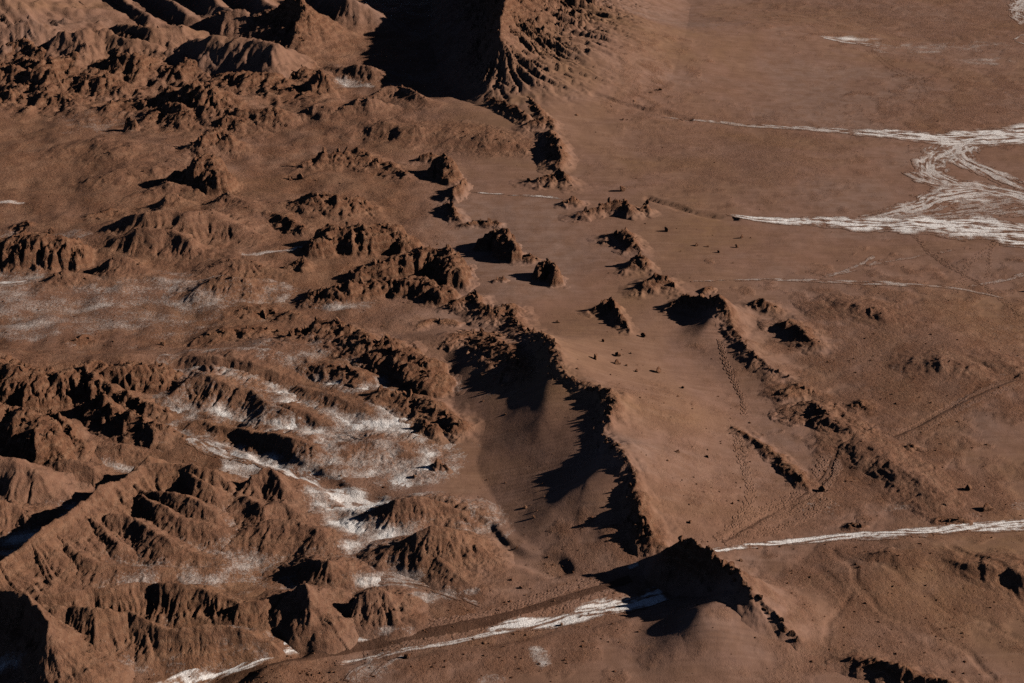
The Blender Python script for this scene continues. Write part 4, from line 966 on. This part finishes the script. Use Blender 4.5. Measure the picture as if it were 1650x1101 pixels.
for (cu, cv, ru, rv, n, s0, s1, lb, gp) in [
    (1160,760,110,70,14,.12,.30,'small dark rock scattered on the lit sand slope right of the jagged wall','rocks on the slope right of the wall'),
    (860,850,90,60,11,.10,.22,'small brown rock lying in the lower sand bowl','rocks in the sand bowl'),
    (975,585,80,40,9,.12,.3,'small rock on the rippled sand beside the jagged wall','rocks on the rippled sand'),
    (1130,395,110,40,12,.15,.5,'small dark rock on the plain below the long jagged ridge','rocks on the plain beside the spine'),
    (1010,140,70,60,14,.25,.6,'small dark rock at the foot of the great hill flank','rocks at the foot of the great hill'),
    (830,960,70,30,10,.12,.25,'small brown rock on the earth below the sand bowl','rocks below the sand bowl'),
    (700,440,60,40,10,.25,.5,'small rock fallen beside the craggy rock mass','rocks beside the craggy mass'),
]:
    for k in range(n):
        a, r_ = RND.uniform(0, 6.28), math.sqrt(RND.random())
        rock(cu + ru * r_ * math.cos(a), cv + rv * r_ * math.sin(a), s0 + (s1 * 1.3 - s0) * RND.random() ** 2.2, 'rock', lb, gp)

# ------------------------------------------------------------------ gravel and small stones (nobody could count them)
def stones():
    rs = np.random.RandomState(3)
    ico_v = []; ph = (1 + 5 ** .5) / 2
    for a in (-1, 1):
        for b in (-ph, ph): ico_v += [(0, a, b), (a, b, 0), (b, 0, a)]
    ico_v = np.array(ico_v) / math.sqrt(1 + ph * ph)
    from itertools import combinations
    fs = []
    for t3 in combinations(range(12), 3):
        p, q, r = ico_v[list(t3)]
        if max(np.linalg.norm(p - q), np.linalg.norm(q - r), np.linalg.norm(p - r)) < 1.1:
            fs.append(t3 if np.dot(np.cross(q - p, r - p), p + q + r) > 0 else (t3[0], t3[2], t3[1]))
    fs = np.array(fs)
    PX, PY = [], []
    while sum(map(len, PX)) < 6500:
        u = rs.uniform(-20, 1670, 20000); v = rs.uniform(-10, 1110, 20000)
        a, b = (u - 825) / FPX, (550.5 - v) / FPX; tt = -CAM_H / (-sP + b * cP)
        x, y = a * tt, (cP + b * sP) * tt
        g = ground_attrs(x, y); left = 1 - sstep(560, 760, u + .15 * (v - 550))
        pr = np.clip(g['rock'] ** 1.5 * (.35 + .5 * np.clip(fbm(x / 5, y / 5, 2, 91), 0, 1)) + .015, 0, 1) * np.clip(200 / y, .3, 1.3) ** 2
        m = rs.rand(len(x)) < pr
        PX.append(x[m]); PY.append(y[m])
    x, y = np.concatenate(PX)[:6500], np.concatenate(PY)[:6500]
    n = len(x); z = base(x, y)
    s_ = .035 + .13 * rs.rand(n) ** 5 + y * .00012
    V = ico_v[None] * (1 + .35 * rs.randn(n, 12, 1) * .6) * s_[:, None, None] * np.stack([rs.uniform(.7, 1.3, n), rs.uniform(.7, 1.3, n), rs.uniform(.5, .9, n)], -1)[:, None, :]
    V = V + np.stack([x, y, z + s_ * .25], -1)[:, None, :]
    F = (fs[None] + (np.arange(n) * 12)[:, None, None]).reshape(-1, 3)
    link('gravel', mesh_from('gravel', V.reshape(-1, 3), F, None, M_STONE, smooth=False), kind='stuff')
stones()

# ------------------------------------------------------------------ footprints: shallow pressed hollows with a raised rim
def footprints(line, n_tracks, spread, step=.72, seed=1, size=.26, deep=1.0):
    rs = np.random.RandomState(seed)
    P = np.array([at0(u, v, zb(*at0(u, v))) for u, v in line])
    seg = np.hypot(*(P[1:] - P[:-1]).T); cum = np.concatenate([[0], np.cumsum(seg)])
    VV, FF, k0 = [], [], 0
    A = np.linspace(0, 2 * np.pi, 10, endpoint=False)
    for tr in range(n_tracks):
        off = rs.uniform(-spread, spread); t = rs.uniform(0, step); sgn = 1
        while t < cum[-1]:
            i = min(np.searchsorted(cum, t, 'right') - 1, len(seg) - 1); e = (P[i + 1] - P[i]) / seg[i]
            p = P[i] + e * (t - cum[i]); w_ = off + .14 * sgn + .25 * math.sin(t * .35 + tr) + rs.randn() * .06
            px, py = p[0] - e[1] * w_, p[1] + e[0] * w_
            s_ = size * rs.uniform(.8, 1.25); rings = []
            for rr, hh in ((1.45, -.02), (1.05, .07), (.72, .045), (.45, .006)):
                ex, ey = np.cos(A) * rr * s_ * 1.35, np.sin(A) * rr * s_ * .75
                x, y = px + ex * e[0] - ey * e[1], py + ex * e[1] + ey * e[0]
                rings.append(np.stack([x, y, base(x, y) + hh * (deep if hh > 0 else 1)], -1))
            V = np.concatenate(rings); VV.append(V)
            for r_ in range(3):
                for j in range(10):
                    a, b = r_ * 10 + j, r_ * 10 + (j + 1) % 10
                    FF.append((k0 + a, k0 + b, k0 + b + 10, k0 + a + 10))
            FF.append((k0 + 30, k0 + 32, k0 + 34, k0 + 36)); FF.append((k0 + 36, k0 + 38, k0 + 30, k0 + 30 + 1))
            k0 += 40; t += step * rs.uniform(.85, 1.15); sgn = -sgn
    V = np.concatenate(VV); n = len(V)
    link('footprint_trail', mesh_from('footprint_trail', V, np.array(FF), dict(rock=np.full(n, .25), salt=np.zeros(n), ripple=np.zeros(n)), M_GROUND), kind='stuff')
footprints([(1158,545),(1168,580),(1185,610),(1197,640),(1198,668)], 2, .35, seed=2)
footprints([(1188,700),(1192,725),(1205,760),(1210,790),(1200,820),(1190,845)], 3, .5, seed=3)
footprints([(1165,875),(1200,850),(1260,815),(1310,790),(1335,755),(1345,725),(1365,705)], 7, 1.2, seed=4)
footprints([(1170,872),(1230,852),(1290,830),(1330,800)], 5, 1.6, seed=5)
footprints([(1440,705),(1480,690),(1530,660),(1580,635),(1660,612)], 5, .9, seed=6, deep=.6)
footprints([(1470,375),(1500,405),(1550,440),(1590,460),(1650,510)], 3, .6, seed=7, size=.2, deep=.55)
footprints([(1610,385),(1560,430),(1545,460),(1540,475)], 2, .4, seed=8, size=.2, deep=.55)
footprints([(1400,80),(1440,110),(1480,130),(1490,150),(1480,180)], 2, .8, seed=9, size=.26, deep=.5)
footprints([(980,935),(900,965),(820,990),(720,1015),(620,1032)], 9, 1.8, seed=10)
footprints([(1600,380),(1598,430),(1590,450)], 2, .5, seed=11, size=.2, deep=.55)
print(STAT); print('TRIS', TRIS[0], 'objects', len(S.objects))
